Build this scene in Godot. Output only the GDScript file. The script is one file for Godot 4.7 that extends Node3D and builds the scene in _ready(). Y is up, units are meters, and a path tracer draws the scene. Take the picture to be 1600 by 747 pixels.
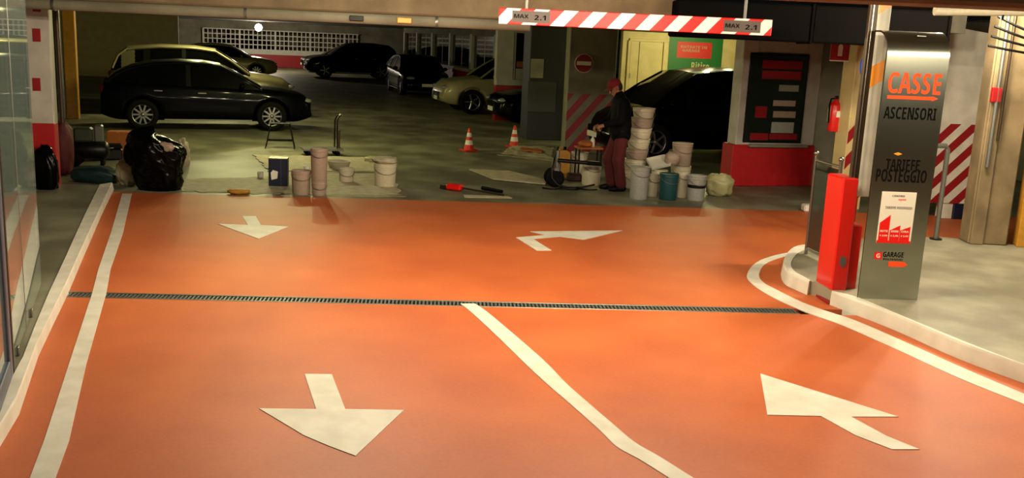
extends Node3D
# An underground car park seen from its freshly painted entrance ramp.

const FPX := 1500.0          # focal length in pixels of the 1600 x 747 frame
const EYE := 2.2             # height of the lens over the garage floor
const PITCH := 11.78         # degrees downwards
const ROLL := 2.577          # degrees
const GC := 2.50              # underside of the garage ceiling
const YAW := 17.0            # the building stands turned against the lens

var cam_basis: Basis
var taken := {}
var M := {}
var AX := Vector3(cos(deg_to_rad(YAW)), 0, -sin(deg_to_rad(YAW)))    # across the garage
var BX := Vector3(-sin(deg_to_rad(YAW)), 0, -cos(deg_to_rad(YAW)))   # into the garage

# ------------------------------------------------------------------ helpers
func ray(px: float, py: float) -> Vector3:
	return cam_basis * Vector3(px - 800.0, 373.5 - py, -FPX)

func P(px: float, py: float, h := 0.0) -> Vector3:      # the point of the level h that a pixel looks at
	var d := ray(px, py)
	return Vector3(0, EYE, 0) + d * ((h - EYE) / d.y)

func D(px: float, py: float, z: float) -> Vector3:      # the point at the depth z
	var d := ray(px, py)
	return Vector3(0, EYE, 0) + d * (-z / d.z)

func mpp(p: Vector3) -> float:                          # metres that one pixel covers at p
	return absf((cam_basis.inverse() * (p - Vector3(0, EYE, 0))).z) / FPX

func numbered(n: String) -> String:
	if not taken.has(n):
		taken[n] = 0
		return n
	taken[n] += 1
	return "%s_%03d" % [n, taken[n]]

func S() -> SurfaceTool:
	var s := SurfaceTool.new()
	s.begin(Mesh.PRIMITIVE_TRIANGLES)
	return s

func tag(o: Node, label: String, category: String, group := "") -> Node:
	o.set_meta("label", label)
	o.set_meta("category", category)
	if group != "":
		o.set_meta("group", group)
	return o

func obj(called: String, s: SurfaceTool, m: Material, parent: Node = null) -> MeshInstance3D:
	s.generate_normals()
	s.set_material(m)
	var o := MeshInstance3D.new()
	o.mesh = s.commit()
	if parent == null:
		o.name = numbered(called)
		add_child(o)
	else:
		o.name = called
		parent.add_child(o, true)
	return o

func struct(called: String, s: SurfaceTool, m: Material, label := "") -> MeshInstance3D:
	var o := obj(called, s, m)
	o.set_meta("kind", "structure")
	if label != "":
		o.set_meta("label", label)
	return o

func base(called: String, at: Vector3, yaw_deg: float, label: String, category: String, group := "") -> Node3D:
	var o := Node3D.new()
	o.name = numbered(called)
	add_child(o)
	o.position = at
	o.rotation_degrees.y = yaw_deg
	tag(o, label, category, group)
	return o

func copy(o: Node3D, label := "") -> Node3D:
	var base_name := String(o.name)
	var c: Node3D = o.duplicate()
	c.name = numbered(base_name)
	add_child(c)
	if label != "":
		c.set_meta("label", label)
	return c

func tri(s: SurfaceTool, a: Vector3, b: Vector3, c: Vector3) -> void:
	s.add_vertex(a); s.add_vertex(b); s.add_vertex(c)

func quad(s: SurfaceTool, a: Vector3, b: Vector3, c: Vector3, d: Vector3) -> void:
	tri(s, a, b, c); tri(s, a, c, d)

func out_tri(s: SurfaceTool, a: Vector3, b: Vector3, c: Vector3, mid: Vector3) -> void:
	# clockwise from outside
	if (b - a).cross(c - a).dot((a + b + c) / 3.0 - mid) > 0.0:
		tri(s, a, c, b)
	else:
		tri(s, a, b, c)

func out_quad(s: SurfaceTool, a: Vector3, b: Vector3, c: Vector3, d: Vector3, mid: Vector3) -> void:
	out_tri(s, a, b, c, mid); out_tri(s, a, c, d, mid)

func cbox(s: SurfaceTool, at: Vector3, size: Vector3, bev := 0.004, basis := Basis.IDENTITY) -> SurfaceTool:
	# a box with chamfered edges
	s.set_smooth_group(-1)
	var h := size * 0.5
	var b: float = minf(bev, minf(h.x, minf(h.y, h.z)) * 0.45)
	var v := func(sx: int, sy: int, sz: int, ax: int) -> Vector3:
		return at + basis * Vector3(sx * (h.x - (0.0 if ax == 0 else b)), sy * (h.y - (0.0 if ax == 1 else b)), sz * (h.z - (0.0 if ax == 2 else b)))
	for k in [-1, 1]:
		out_quad(s, v.call(k, -1, -1, 0), v.call(k, 1, -1, 0), v.call(k, 1, 1, 0), v.call(k, -1, 1, 0), at)
		out_quad(s, v.call(-1, k, -1, 1), v.call(1, k, -1, 1), v.call(1, k, 1, 1), v.call(-1, k, 1, 1), at)
		out_quad(s, v.call(-1, -1, k, 2), v.call(1, -1, k, 2), v.call(1, 1, k, 2), v.call(-1, 1, k, 2), at)
		for j in [-1, 1]:
			out_quad(s, v.call(-1, k, j, 1), v.call(1, k, j, 1), v.call(1, k, j, 2), v.call(-1, k, j, 2), at)
			out_quad(s, v.call(k, -1, j, 0), v.call(k, 1, j, 0), v.call(k, 1, j, 2), v.call(k, -1, j, 2), at)
			out_quad(s, v.call(k, j, -1, 0), v.call(k, j, 1, 0), v.call(k, j, 1, 1), v.call(k, j, -1, 1), at)
			for i in [-1, 1]:
				out_tri(s, v.call(k, j, i, 0), v.call(k, j, i, 1), v.call(k, j, i, 2), at)
	return s

func bx(at: Vector3, size: Vector3, bev := 0.004, basis := Basis.IDENTITY) -> SurfaceTool:
	return cbox(S(), at, size, bev, basis)

func tube(s: SurfaceTool, pts: Array, r, segs := 10, closed := true) -> SurfaceTool:
	# a round bar along points; r is a radius or one per point
	s.set_smooth_group(0)
	var n := pts.size()
	var rings := []
	var side := Vector3.ZERO
	for i in n:
		var a: Vector3 = pts[maxi(i - 1, 0)]
		var c: Vector3 = pts[mini(i + 1, n - 1)]
		var t := (c - a).normalized()
		if side == Vector3.ZERO:
			side = t.cross(Vector3.UP if absf(t.y) < 0.9 else Vector3.RIGHT).normalized()
		side = (side - t * side.dot(t)).normalized()
		var up := side.cross(t)
		var rr: float = r[i] if r is Array else r
		var ring := []
		for k in segs:
			var w := TAU * k / segs
			ring.append((pts[i] as Vector3) + (side * cos(w) + up * sin(w)) * rr)
		rings.append(ring)
	for i in n - 1:
		var mid: Vector3 = ((pts[i] as Vector3) + (pts[i + 1] as Vector3)) * 0.5
		for k in segs:
			var k2 := (k + 1) % segs
			out_quad(s, rings[i][k], rings[i][k2], rings[i + 1][k2], rings[i + 1][k], mid)
	if closed:
		s.set_smooth_group(1)
		var m0: Vector3 = ((pts[0] as Vector3) + (pts[1] as Vector3)) * 0.5
		var m1: Vector3 = ((pts[n - 1] as Vector3) + (pts[n - 2] as Vector3)) * 0.5
		for k in segs:
			var k2 := (k + 1) % segs
			out_tri(s, pts[0], rings[0][k], rings[0][k2], m0)
			out_tri(s, pts[n - 1], rings[n - 1][k], rings[n - 1][k2], m1)
	return s

func lathe(s: SurfaceTool, prof: Array, xf := Transform3D.IDENTITY, segs := 24, smooth := true) -> SurfaceTool:
	# prof: Vector2(radius, height) from the bottom up along the outside
	s.set_smooth_group(0 if smooth else -1)
	for i in prof.size() - 1:
		var a: Vector2 = prof[i]
		var b: Vector2 = prof[i + 1]
		for k in segs:
			var w0 := TAU * k / segs
			var w1 := TAU * (k + 1) / segs
			var p := xf * Vector3(a.x * cos(w0), a.y, a.x * sin(w0))
			var q := xf * Vector3(a.x * cos(w1), a.y, a.x * sin(w1))
			var r := xf * Vector3(b.x * cos(w1), b.y, b.x * sin(w1))
			var t := xf * Vector3(b.x * cos(w0), b.y, b.x * sin(w0))
			if a.x > 1e-5:
				tri(s, p, q, r)
			if b.x > 1e-5:
				tri(s, p, r, t)
	return s

func prism(s: SurfaceTool, poly: Array, y0: float, y1: float) -> SurfaceTool:
	# an upright solid over a polygon given by points on the ground
	s.set_smooth_group(-1)
	var flat := PackedVector2Array()
	for p in poly:
		flat.append(Vector2(p.x, p.z))
	if not Geometry2D.is_polygon_clockwise(flat):
		flat.reverse()
	var idx := Geometry2D.triangulate_polygon(flat)
	for i in range(0, idx.size(), 3):
		var a := flat[idx[i]]; var b := flat[idx[i + 1]]; var c := flat[idx[i + 2]]
		if (b - a).cross(c - a) < 0.0:
			var t := b; b = c; c = t
		tri(s, Vector3(a.x, y1, a.y), Vector3(b.x, y1, b.y), Vector3(c.x, y1, c.y))
		tri(s, Vector3(a.x, y0, a.y), Vector3(c.x, y0, c.y), Vector3(b.x, y0, b.y))
	var n := flat.size()
	for i in n:
		var a := flat[i]; var b := flat[(i + 1) % n]
		var sgn := 1.0
		quad(s, Vector3(a.x, y0, a.y), Vector3(b.x, y0, b.y), Vector3(b.x, y1, b.y), Vector3(a.x, y1, a.y))
	return s

func slab_xy(s: SurfaceTool, poly: Array, z0: float, z1: float, xf := Transform3D.IDENTITY) -> SurfaceTool:
	# a plate whose outline (Vector2 x, y) stands upright, between z0 and z1
	s.set_smooth_group(-1)
	var flat := PackedVector2Array(poly)
	if Geometry2D.is_polygon_clockwise(flat):
		flat.reverse()
	var idx := Geometry2D.triangulate_polygon(flat)
	for i in range(0, idx.size(), 3):
		var a := flat[idx[i]]; var b := flat[idx[i + 1]]; var c := flat[idx[i + 2]]
		if (b - a).cross(c - a) > 0.0:
			var t := b; b = c; c = t
		tri(s, xf * Vector3(a.x, a.y, z1), xf * Vector3(b.x, b.y, z1), xf * Vector3(c.x, c.y, z1))
		tri(s, xf * Vector3(a.x, a.y, z0), xf * Vector3(c.x, c.y, z0), xf * Vector3(b.x, b.y, z0))
	var n := flat.size()
	for i in n:
		var a := flat[i]; var b := flat[(i + 1) % n]
		quad(s, xf * Vector3(a.x, a.y, z0), xf * Vector3(a.x, a.y, z1), xf * Vector3(b.x, b.y, z1), xf * Vector3(b.x, b.y, z0))
	return s

func ellipsoid(s: SurfaceTool, at: Vector3, r: Vector3, basis := Basis.IDENTITY, segs := 16, rows := 8) -> SurfaceTool:
	var prof := []
	for i in rows + 1:
		var w := -PI / 2 + PI * i / rows
		prof.append(Vector2(cos(w), sin(w)))
	return lathe(s, prof, Transform3D(basis * Basis.from_scale(r), at), segs)

func pix(list: Array, h := 0.0) -> Array:
	var out := []
	for p in list:
		out.append(P(p[0], p[1], h))
	return out

func smooth(list: Array, n := 4) -> Array:
	# a rounded line through points given in pixels
	var out := []
	var k := list.size()
	for i in k - 1:
		var p0: Array = list[maxi(i - 1, 0)]
		var p1: Array = list[i]
		var p2: Array = list[i + 1]
		var p3: Array = list[mini(i + 2, k - 1)]
		for j in n:
			var t := float(j) / n
			out.append([cubic_interpolate(p1[0], p2[0], p0[0], p3[0], t), cubic_interpolate(p1[1], p2[1], p0[1], p3[1], t)])
	out.append(list[k - 1])
	return out

func ribbon(left: Array, right: Array, y0: float, y1: float) -> SurfaceTool:
	# a painted band between two lines of points on the ground
	var s := S()
	s.set_smooth_group(-1)
	var a := Vector3(0, y0, 0)
	var b := Vector3(0, y1, 0)
	for i in left.size() - 1:
		var mid: Vector3 = ((left[i] as Vector3) + left[i + 1] + right[i] + right[i + 1]) * 0.25 + Vector3(0, (y0 + y1) / 2, 0)
		out_quad(s, left[i] + b, left[i + 1] + b, right[i + 1] + b, right[i] + b, mid)
		out_quad(s, left[i] + a, left[i + 1] + a, left[i + 1] + b, left[i] + b, mid)
		out_quad(s, right[i] + a, right[i + 1] + a, right[i + 1] + b, right[i] + b, mid)
	return s

func lettering(called: String, txt: String, size: float, at: Vector3, m: Material, parent: Node, stretch := 1.0, align := HORIZONTAL_ALIGNMENT_CENTER, slant := 0.0) -> MeshInstance3D:
	var f := SystemFont.new()
	f.font_names = PackedStringArray(["Droid Sans"])
	f.font_weight = 700
	var t := TextMesh.new()
	t.font = f
	t.text = txt
	t.font_size = 32
	t.pixel_size = size / 32.0 * 1.38
	t.depth = 0.002
	t.horizontal_alignment = align
	t.material = m
	var o := MeshInstance3D.new()
	o.name = called
	o.mesh = t
	parent.add_child(o, true)
	o.transform = Transform3D(Basis(Vector3(stretch, 0, 0), Vector3(slant, 1, 0), Vector3(0, 0, 1)), at)
	return o

# ------------------------------------------------------------------ materials
func noise_image(c0: Color, c1: Color, freq: float, sd: int, contrast := 1.0, fine := 0.25, side := 512) -> ImageTexture:
	var n := FastNoiseLite.new()
	n.seed = sd
	n.noise_type = FastNoiseLite.TYPE_SIMPLEX_SMOOTH
	n.frequency = freq
	n.fractal_octaves = 5
	var im := n.get_seamless_image(side, side)
	var n2 := FastNoiseLite.new()
	n2.seed = sd + 7
	n2.frequency = 0.25
	var im2 := n2.get_seamless_image(side, side)
	var out := Image.create(side, side, true, Image.FORMAT_RGB8)
	for y in side:
		for x in side:
			var v := (im.get_pixel(x, y).r - 0.5) * contrast + 0.5 + (im2.get_pixel(x, y).r - 0.5) * fine
			out.set_pixel(x, y, c0.lerp(c1, clampf(v, 0.0, 1.0)))
	out.generate_mipmaps()
	return ImageTexture.create_from_image(out)

func plain(c: Color, rough := 0.6, metal := 0.0, coat := 0.0) -> StandardMaterial3D:
	var m := StandardMaterial3D.new()
	m.albedo_color = c
	m.roughness = rough
	m.metallic = metal
	if coat > 0.0:
		m.clearcoat_enabled = true
		m.clearcoat = coat
		m.clearcoat_roughness = 0.06
	return m

func grained(c0: Color, c1: Color, rough: float, freq: float, sd: int, scale: float, contrast := 1.0, fine := 0.25) -> StandardMaterial3D:
	var m := StandardMaterial3D.new()
	m.albedo_texture = noise_image(c0, c1, freq, sd, contrast, fine)
	m.uv1_triplanar = true
	m.uv1_world_triplanar = true
	m.uv1_scale = Vector3.ONE * scale
	m.roughness = rough
	return m

func make_materials() -> void:
	M.orange = grained(Color(0.64, 0.295, 0.135), Color(0.77, 0.40, 0.19), 0.55, 0.006, 3, 0.22, 0.75, 0.3)
	M.concrete = grained(Color(0.35, 0.34, 0.265), Color(0.50, 0.49, 0.40), 0.5, 0.008, 11, 0.2, 1.8, 0.2)
	M.island = grained(Color(0.47, 0.45, 0.38), Color(0.60, 0.575, 0.49), 0.55, 0.009, 21, 0.3, 1.5, 0.2)
	M.white_paint = grained(Color(0.77, 0.75, 0.69), Color(0.87, 0.85, 0.80), 0.55, 0.012, 31, 0.6, 1.0, 0.2)
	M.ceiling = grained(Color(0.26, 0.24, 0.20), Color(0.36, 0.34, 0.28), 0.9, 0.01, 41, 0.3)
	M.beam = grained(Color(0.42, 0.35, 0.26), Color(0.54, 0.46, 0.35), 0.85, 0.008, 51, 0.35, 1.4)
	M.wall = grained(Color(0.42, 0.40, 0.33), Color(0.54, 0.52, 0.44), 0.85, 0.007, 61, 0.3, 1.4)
	M.pier = grained(Color(0.40, 0.34, 0.24), Color(0.54, 0.46, 0.34), 0.8, 0.008, 71, 0.4, 1.5)
	M.recess_shade = plain(Color(0.045, 0.04, 0.037), 0.9)  # black that stands for the shade right of the beam
	M.recess_shade.metallic_specular = 0.1
	M.under = plain(Color(0.10, 0.09, 0.08), 0.9)
	M.steel = plain(Color(0.70, 0.71, 0.66), 0.21, 1.0)
	M.brushed = plain(Color(0.55, 0.54, 0.51), 0.35, 1.0)
	M.galv = plain(Color(0.50, 0.50, 0.48), 0.45, 0.8)
	M.dark_metal = plain(Color(0.10, 0.09, 0.085), 0.4, 0.6)
	M.bronze = plain(Color(0.22, 0.16, 0.10), 0.45, 0.4)
	M.black = plain(Color(0.03, 0.03, 0.032), 0.55)
	M.rubber = plain(Color(0.045, 0.045, 0.045), 0.75)
	M.red = grained(Color(0.60, 0.03, 0.06), Color(0.70, 0.05, 0.085), 0.5, 0.02, 81, 0.8)
	M.red_gloss = plain(Color(0.82, 0.08, 0.045), 0.35, 0.0, 0.3)
	M.signal_red = plain(Color(0.90, 0.05, 0.03), 0.4)
	M.signal_white = plain(Color(0.95, 0.94, 0.92), 0.4)
	M.dark_red = plain(Color(0.55, 0.045, 0.085), 0.5)
	M.orange_letter = plain(Color(1.0, 0.30, 0.05), 0.75)
	M.orange_patch = plain(Color(1.0, 0.62, 0.18), 0.4)
	M.ink = plain(Color(0.02, 0.02, 0.02), 0.8)
	M.paper = plain(Color(0.90, 0.88, 0.82), 0.6)
	M.plate = plain(Color(0.36, 0.31, 0.29), 0.5)
	M.yellow = grained(Color(0.66, 0.45, 0.09), Color(0.76, 0.54, 0.14), 0.6, 0.02, 91, 0.8)
	M.cream = grained(Color(0.74, 0.66, 0.45), Color(0.82, 0.74, 0.54), 0.6, 0.01, 101, 0.5)
	M.column_white = grained(Color(0.66, 0.63, 0.60), Color(0.76, 0.74, 0.70), 0.65, 0.01, 111, 0.6)
	M.green = plain(Color(0.05, 0.38, 0.14), 0.5)
	M.green_dark = plain(Color(0.045, 0.10, 0.07), 0.35)
	M.glass_dark = plain(Color(0.02, 0.025, 0.025), 0.05)
	var g := StandardMaterial3D.new()
	g.albedo_color = Color(0.75, 0.85, 0.82, 0.12)
	g.transparency = BaseMaterial3D.TRANSPARENCY_ALPHA
	g.roughness = 0.02
	M.glass = g
	var sg := g.duplicate()
	sg.albedo_color = Color(0.10, 0.10, 0.09, 0.8)
	M.smoked = sg
	M.pail = grained(Color(0.74, 0.70, 0.60), Color(0.82, 0.78, 0.68), 0.5, 0.02, 121, 2.0)
	M.pail_pink = grained(Color(0.58, 0.50, 0.44), Color(0.66, 0.58, 0.51), 0.55, 0.02, 131, 2.0)
	M.pail_grey = grained(Color(0.56, 0.56, 0.54), Color(0.64, 0.64, 0.61), 0.5, 0.02, 132, 2.0)
	M.pail_teal = plain(Color(0.02, 0.25, 0.26), 0.5)
	M.navy = plain(Color(0.05, 0.09, 0.20), 0.4)
	M.sheet = grained(Color(0.62, 0.58, 0.47), Color(0.76, 0.72, 0.60), 0.7, 0.012, 141, 0.9)
	M.bag_black = plain(Color(0.012, 0.012, 0.014), 0.22)
	M.bag_pale = plain(Color(0.68, 0.66, 0.48), 0.35)
	M.cardboard = grained(Color(0.62, 0.34, 0.10), Color(0.70, 0.40, 0.14), 0.8, 0.02, 151, 1.5)
	M.teal_sheet = plain(Color(0.05, 0.16, 0.18), 0.5)
	M.skin = plain(Color(0.55, 0.36, 0.26), 0.6)
	M.jacket = plain(Color(0.022, 0.022, 0.028), 0.8)
	M.trousers = grained(Color(0.26, 0.02, 0.045), Color(0.33, 0.03, 0.06), 0.85, 0.03, 161, 2.0)
	M.cap = plain(Color(0.42, 0.03, 0.035), 0.9)
	for q in [M.bag_black, M.jacket, M.black, M.rubber, M.ink]:
		q.metallic_specular = 0.22
	M.blue = plain(Color(0.06, 0.16, 0.55), 0.4)
	var lt := plain(Color(0.9, 0.9, 0.85), 0.4)
	lt.emission_enabled = true
	lt.emission = Color(1.0, 0.93, 0.75)
	lt.emission_energy_multiplier = 6.0
	M.tube_warm = lt
	var lg := plain(Color(0.9, 0.9, 0.85), 0.4)
	lg.emission_enabled = true
	lg.emission = Color(0.90, 1.0, 0.78)
	lg.emission_energy_multiplier = 5.0
	M.tube_cool = lg
	var lb := plain(Color(0.95, 0.95, 1.0), 0.4)
	lb.emission_enabled = true
	lb.emission = Color(0.95, 0.93, 1.0)
	lb.emission_energy_multiplier = 12.0
	M.bulb = lb

# ------------------------------------------------------------------ lamps
func batten(at: Vector3, yaw_deg: float, length: float, energy: float, col: Color, m: Material, label: String) -> void:
	# a ceiling lamp out of view: housing, tube, end caps and the light that it gives
	var o := base("unseen_ceiling_lamp", at, yaw_deg, label, "ceiling lamp", "unseen lamps under the ceiling")
	obj("housing", bx(Vector3(0, 0.045, 0), Vector3(length, 0.05, 0.10), 0.008), M.white_paint, o)
	obj("tube", tube(S(), [Vector3(-length / 2 + 0.03, 0, 0), Vector3(length / 2 - 0.03, 0, 0)], 0.016, 10), m, o)
	for k in [-1, 1]:
		obj("end_cap", bx(Vector3(k * (length / 2 - 0.015), 0.0, 0), Vector3(0.03, 0.06, 0.05), 0.006), M.white_paint, o)
	for k in 3:
		var l := OmniLight3D.new()
		l.name = "tube_light"
		o.add_child(l, true)
		l.position = Vector3((k - 1) * length * 0.33, -0.06, 0)
		l.light_color = col
		l.light_energy = energy / 3.0
		l.light_size = 0.05
		l.omni_range = 60.0
		l.omni_attenuation = 2.0
		l.shadow_enabled = true

func _ready() -> void:
	cam_basis = Basis.from_euler(Vector3(deg_to_rad(-PITCH), 0, deg_to_rad(ROLL)), EULER_ORDER_YXZ)
	# ---- camera
	var cam := Camera3D.new()
	cam.name = "camera"
	add_child(cam)
	cam.transform = Transform3D(cam_basis, Vector3(0, EYE, 0))
	cam.fov = rad_to_deg(2.0 * atan(373.5 / FPX))
	cam.near = 0.05
	cam.far = 200.0
	cam.current = true
	# ---- air and exposure
	var we := WorldEnvironment.new()
	we.name = "environment"
	var env := Environment.new()
	env.background_mode = Environment.BG_COLOR
	env.background_color = Color(0.035, 0.036, 0.036)
	env.tonemap_mode = Environment.TONE_MAPPER_LINEAR
	env.tonemap_exposure = 1.0
	env.sdfgi_enabled = true
	env.ssao_enabled = true
	env.ssil_enabled = true
	we.environment = env
	add_child(we)
	make_materials()
	# ---- unseen lamps over the ramp and in the garage, placed for what they light
	var warm := Color(1.0, 0.94, 0.81)
	var cool := Color(1.0, 0.97, 0.68)
	batten(Vector3(-1.5, 2.80, -8.4), 5, 1.5, 9.0, warm, M.tube_warm, "unseen ceiling lamp lighting the height bar and the beam behind it")  # out of view, lights the height bar and the beam
	batten(Vector3(1.0, 2.82, -7.0), 5, 1.5, 10.5, warm, M.tube_warm, "unseen ceiling lamp lighting the middle of the ramp")  # out of view, set over the brightest stretch of floor
	batten(Vector3(-0.3, 2.82, -1.8), 5, 1.5, 1.2, warm, M.tube_warm, "unseen ceiling lamp over the upper end of the ramp in place of a camera flash")  # out of view, does the work of a camera flash
	batten(Vector3(4.7, 2.82, -6.0), 0, 1.5, 6.0, warm, M.tube_warm, "unseen lamp added to light the ticket island in place of a camera flash")  # added lamp, brightens the island as a camera flash would
	batten(Vector3(4.7, 2.83, -10.1), 5, 1.2, 9.0, warm, M.tube_warm, "unseen ceiling lamp placed to light the white pier")  # out of view, placed to brighten the white pier
	batten(Vector3(-4.4, GC - 0.075, -17.8), YAW, 1.5, 6.5, cool, M.tube_cool, "unseen ceiling lamp lighting the navy hatchback and the floor beside it")  # out of view, lights the first parked car and its floor
	batten(Vector3(4.0, GC - 0.075, -20.8), 0, 1.5, 4.2, cool, M.tube_cool, "unseen ceiling lamp over the black van lighting the cream door")  # out of view, set back so the door outshines the pillar
	batten(Vector3(-7.4, GC - 0.075, -24.0), YAW, 1.5, 7.0, cool, M.tube_cool, "unseen ceiling lamp lighting the middle of the parking aisle")  # out of view, lights the aisle between the rows
	build_shell()
	build_ramp()
	build_entrance()
	build_back()
	build_cars()
	build_stuff()
	build_person()

# ------------------------------------------------------------------ shell
func wall(called: String, a: Vector3, b: Vector3, y0: float, y1: float, thick: float, m: Material, label := "") -> MeshInstance3D:
	# a wall whose face runs from a to b; its thickness lies to the left of that walk
	var n := (b - a).normalized().cross(Vector3.UP) * -thick
	return struct(called, prism(S(), [a, b, b + n, a + n], y0, y1), m, label)

func build_shell() -> void:
	var edge_l := P(150, 299)
	var edge_r := P(1260, 330)
	var ed := (edge_r - edge_l).normalized()
	var fl := edge_l - ed * 14.0
	var fr := edge_r + ed * 14.0
	# the slab under everything shows in the drain channel only
	struct("floor_base", bx(Vector3(-5, -0.19, -30), Vector3(70, 0.26, 90), 0.01), M.under, "dark slab under the painted floor")
	struct("floor", prism(S(), [fl, fr, fr + Vector3(8, 0, -56), fl + Vector3(-16, 0, -56)], -0.06, 0.0), M.concrete, "worn grey concrete floor of the garage")
	# ceilings
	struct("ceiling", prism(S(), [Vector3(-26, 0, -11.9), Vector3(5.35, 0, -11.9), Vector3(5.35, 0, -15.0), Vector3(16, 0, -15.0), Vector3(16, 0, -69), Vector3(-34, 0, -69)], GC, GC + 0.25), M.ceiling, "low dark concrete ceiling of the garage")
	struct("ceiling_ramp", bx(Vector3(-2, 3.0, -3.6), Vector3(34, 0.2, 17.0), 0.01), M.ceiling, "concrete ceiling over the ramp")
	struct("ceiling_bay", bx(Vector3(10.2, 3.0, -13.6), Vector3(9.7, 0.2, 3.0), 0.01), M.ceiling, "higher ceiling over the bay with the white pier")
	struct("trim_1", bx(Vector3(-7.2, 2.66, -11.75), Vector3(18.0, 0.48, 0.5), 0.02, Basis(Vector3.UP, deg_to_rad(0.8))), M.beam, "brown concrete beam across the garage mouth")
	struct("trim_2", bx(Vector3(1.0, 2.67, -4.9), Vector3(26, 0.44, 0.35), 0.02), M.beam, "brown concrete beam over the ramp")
	# walls
	wall("wall_left", Vector3(-4.9, 0, 5), Vector3(-7.6, 0, -9.2), -0.06, 3.0, 0.25, M.wall)
	wall("wall_left_corner", Vector3(-7.6, 0, -9.2), Vector3(-12.2, 0, -17.0), -0.06, 3.0, 0.25, M.wall)
	wall("wall_left_garage", Vector3(-12.2, 0, -17.0), Vector3(-23.2, 0, -57.0), -0.06, 2.6, 0.25, M.wall)
	wall("wall_right", Vector3(9.5, 0, -30), Vector3(9.5, 0, 5), -0.06, 3.0, 0.25, M.wall)
	wall("wall_beyond", Vector3(-27, 0, -56.5), Vector3(3, 0, -65.6), -0.06, 2.6, 0.25, M.wall, "wall of the unlit bay behind the lattice")

func poly_extend(pts: Array, d: float) -> Array:
	# carries the last stretch of a line on by d metres
	var n := pts.size()
	var out := pts.duplicate()
	var a: Vector3 = pts[n - 2]
	var b: Vector3 = pts[n - 1]
	out.append(b + (b - a).normalized() * d)
	return out

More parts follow.
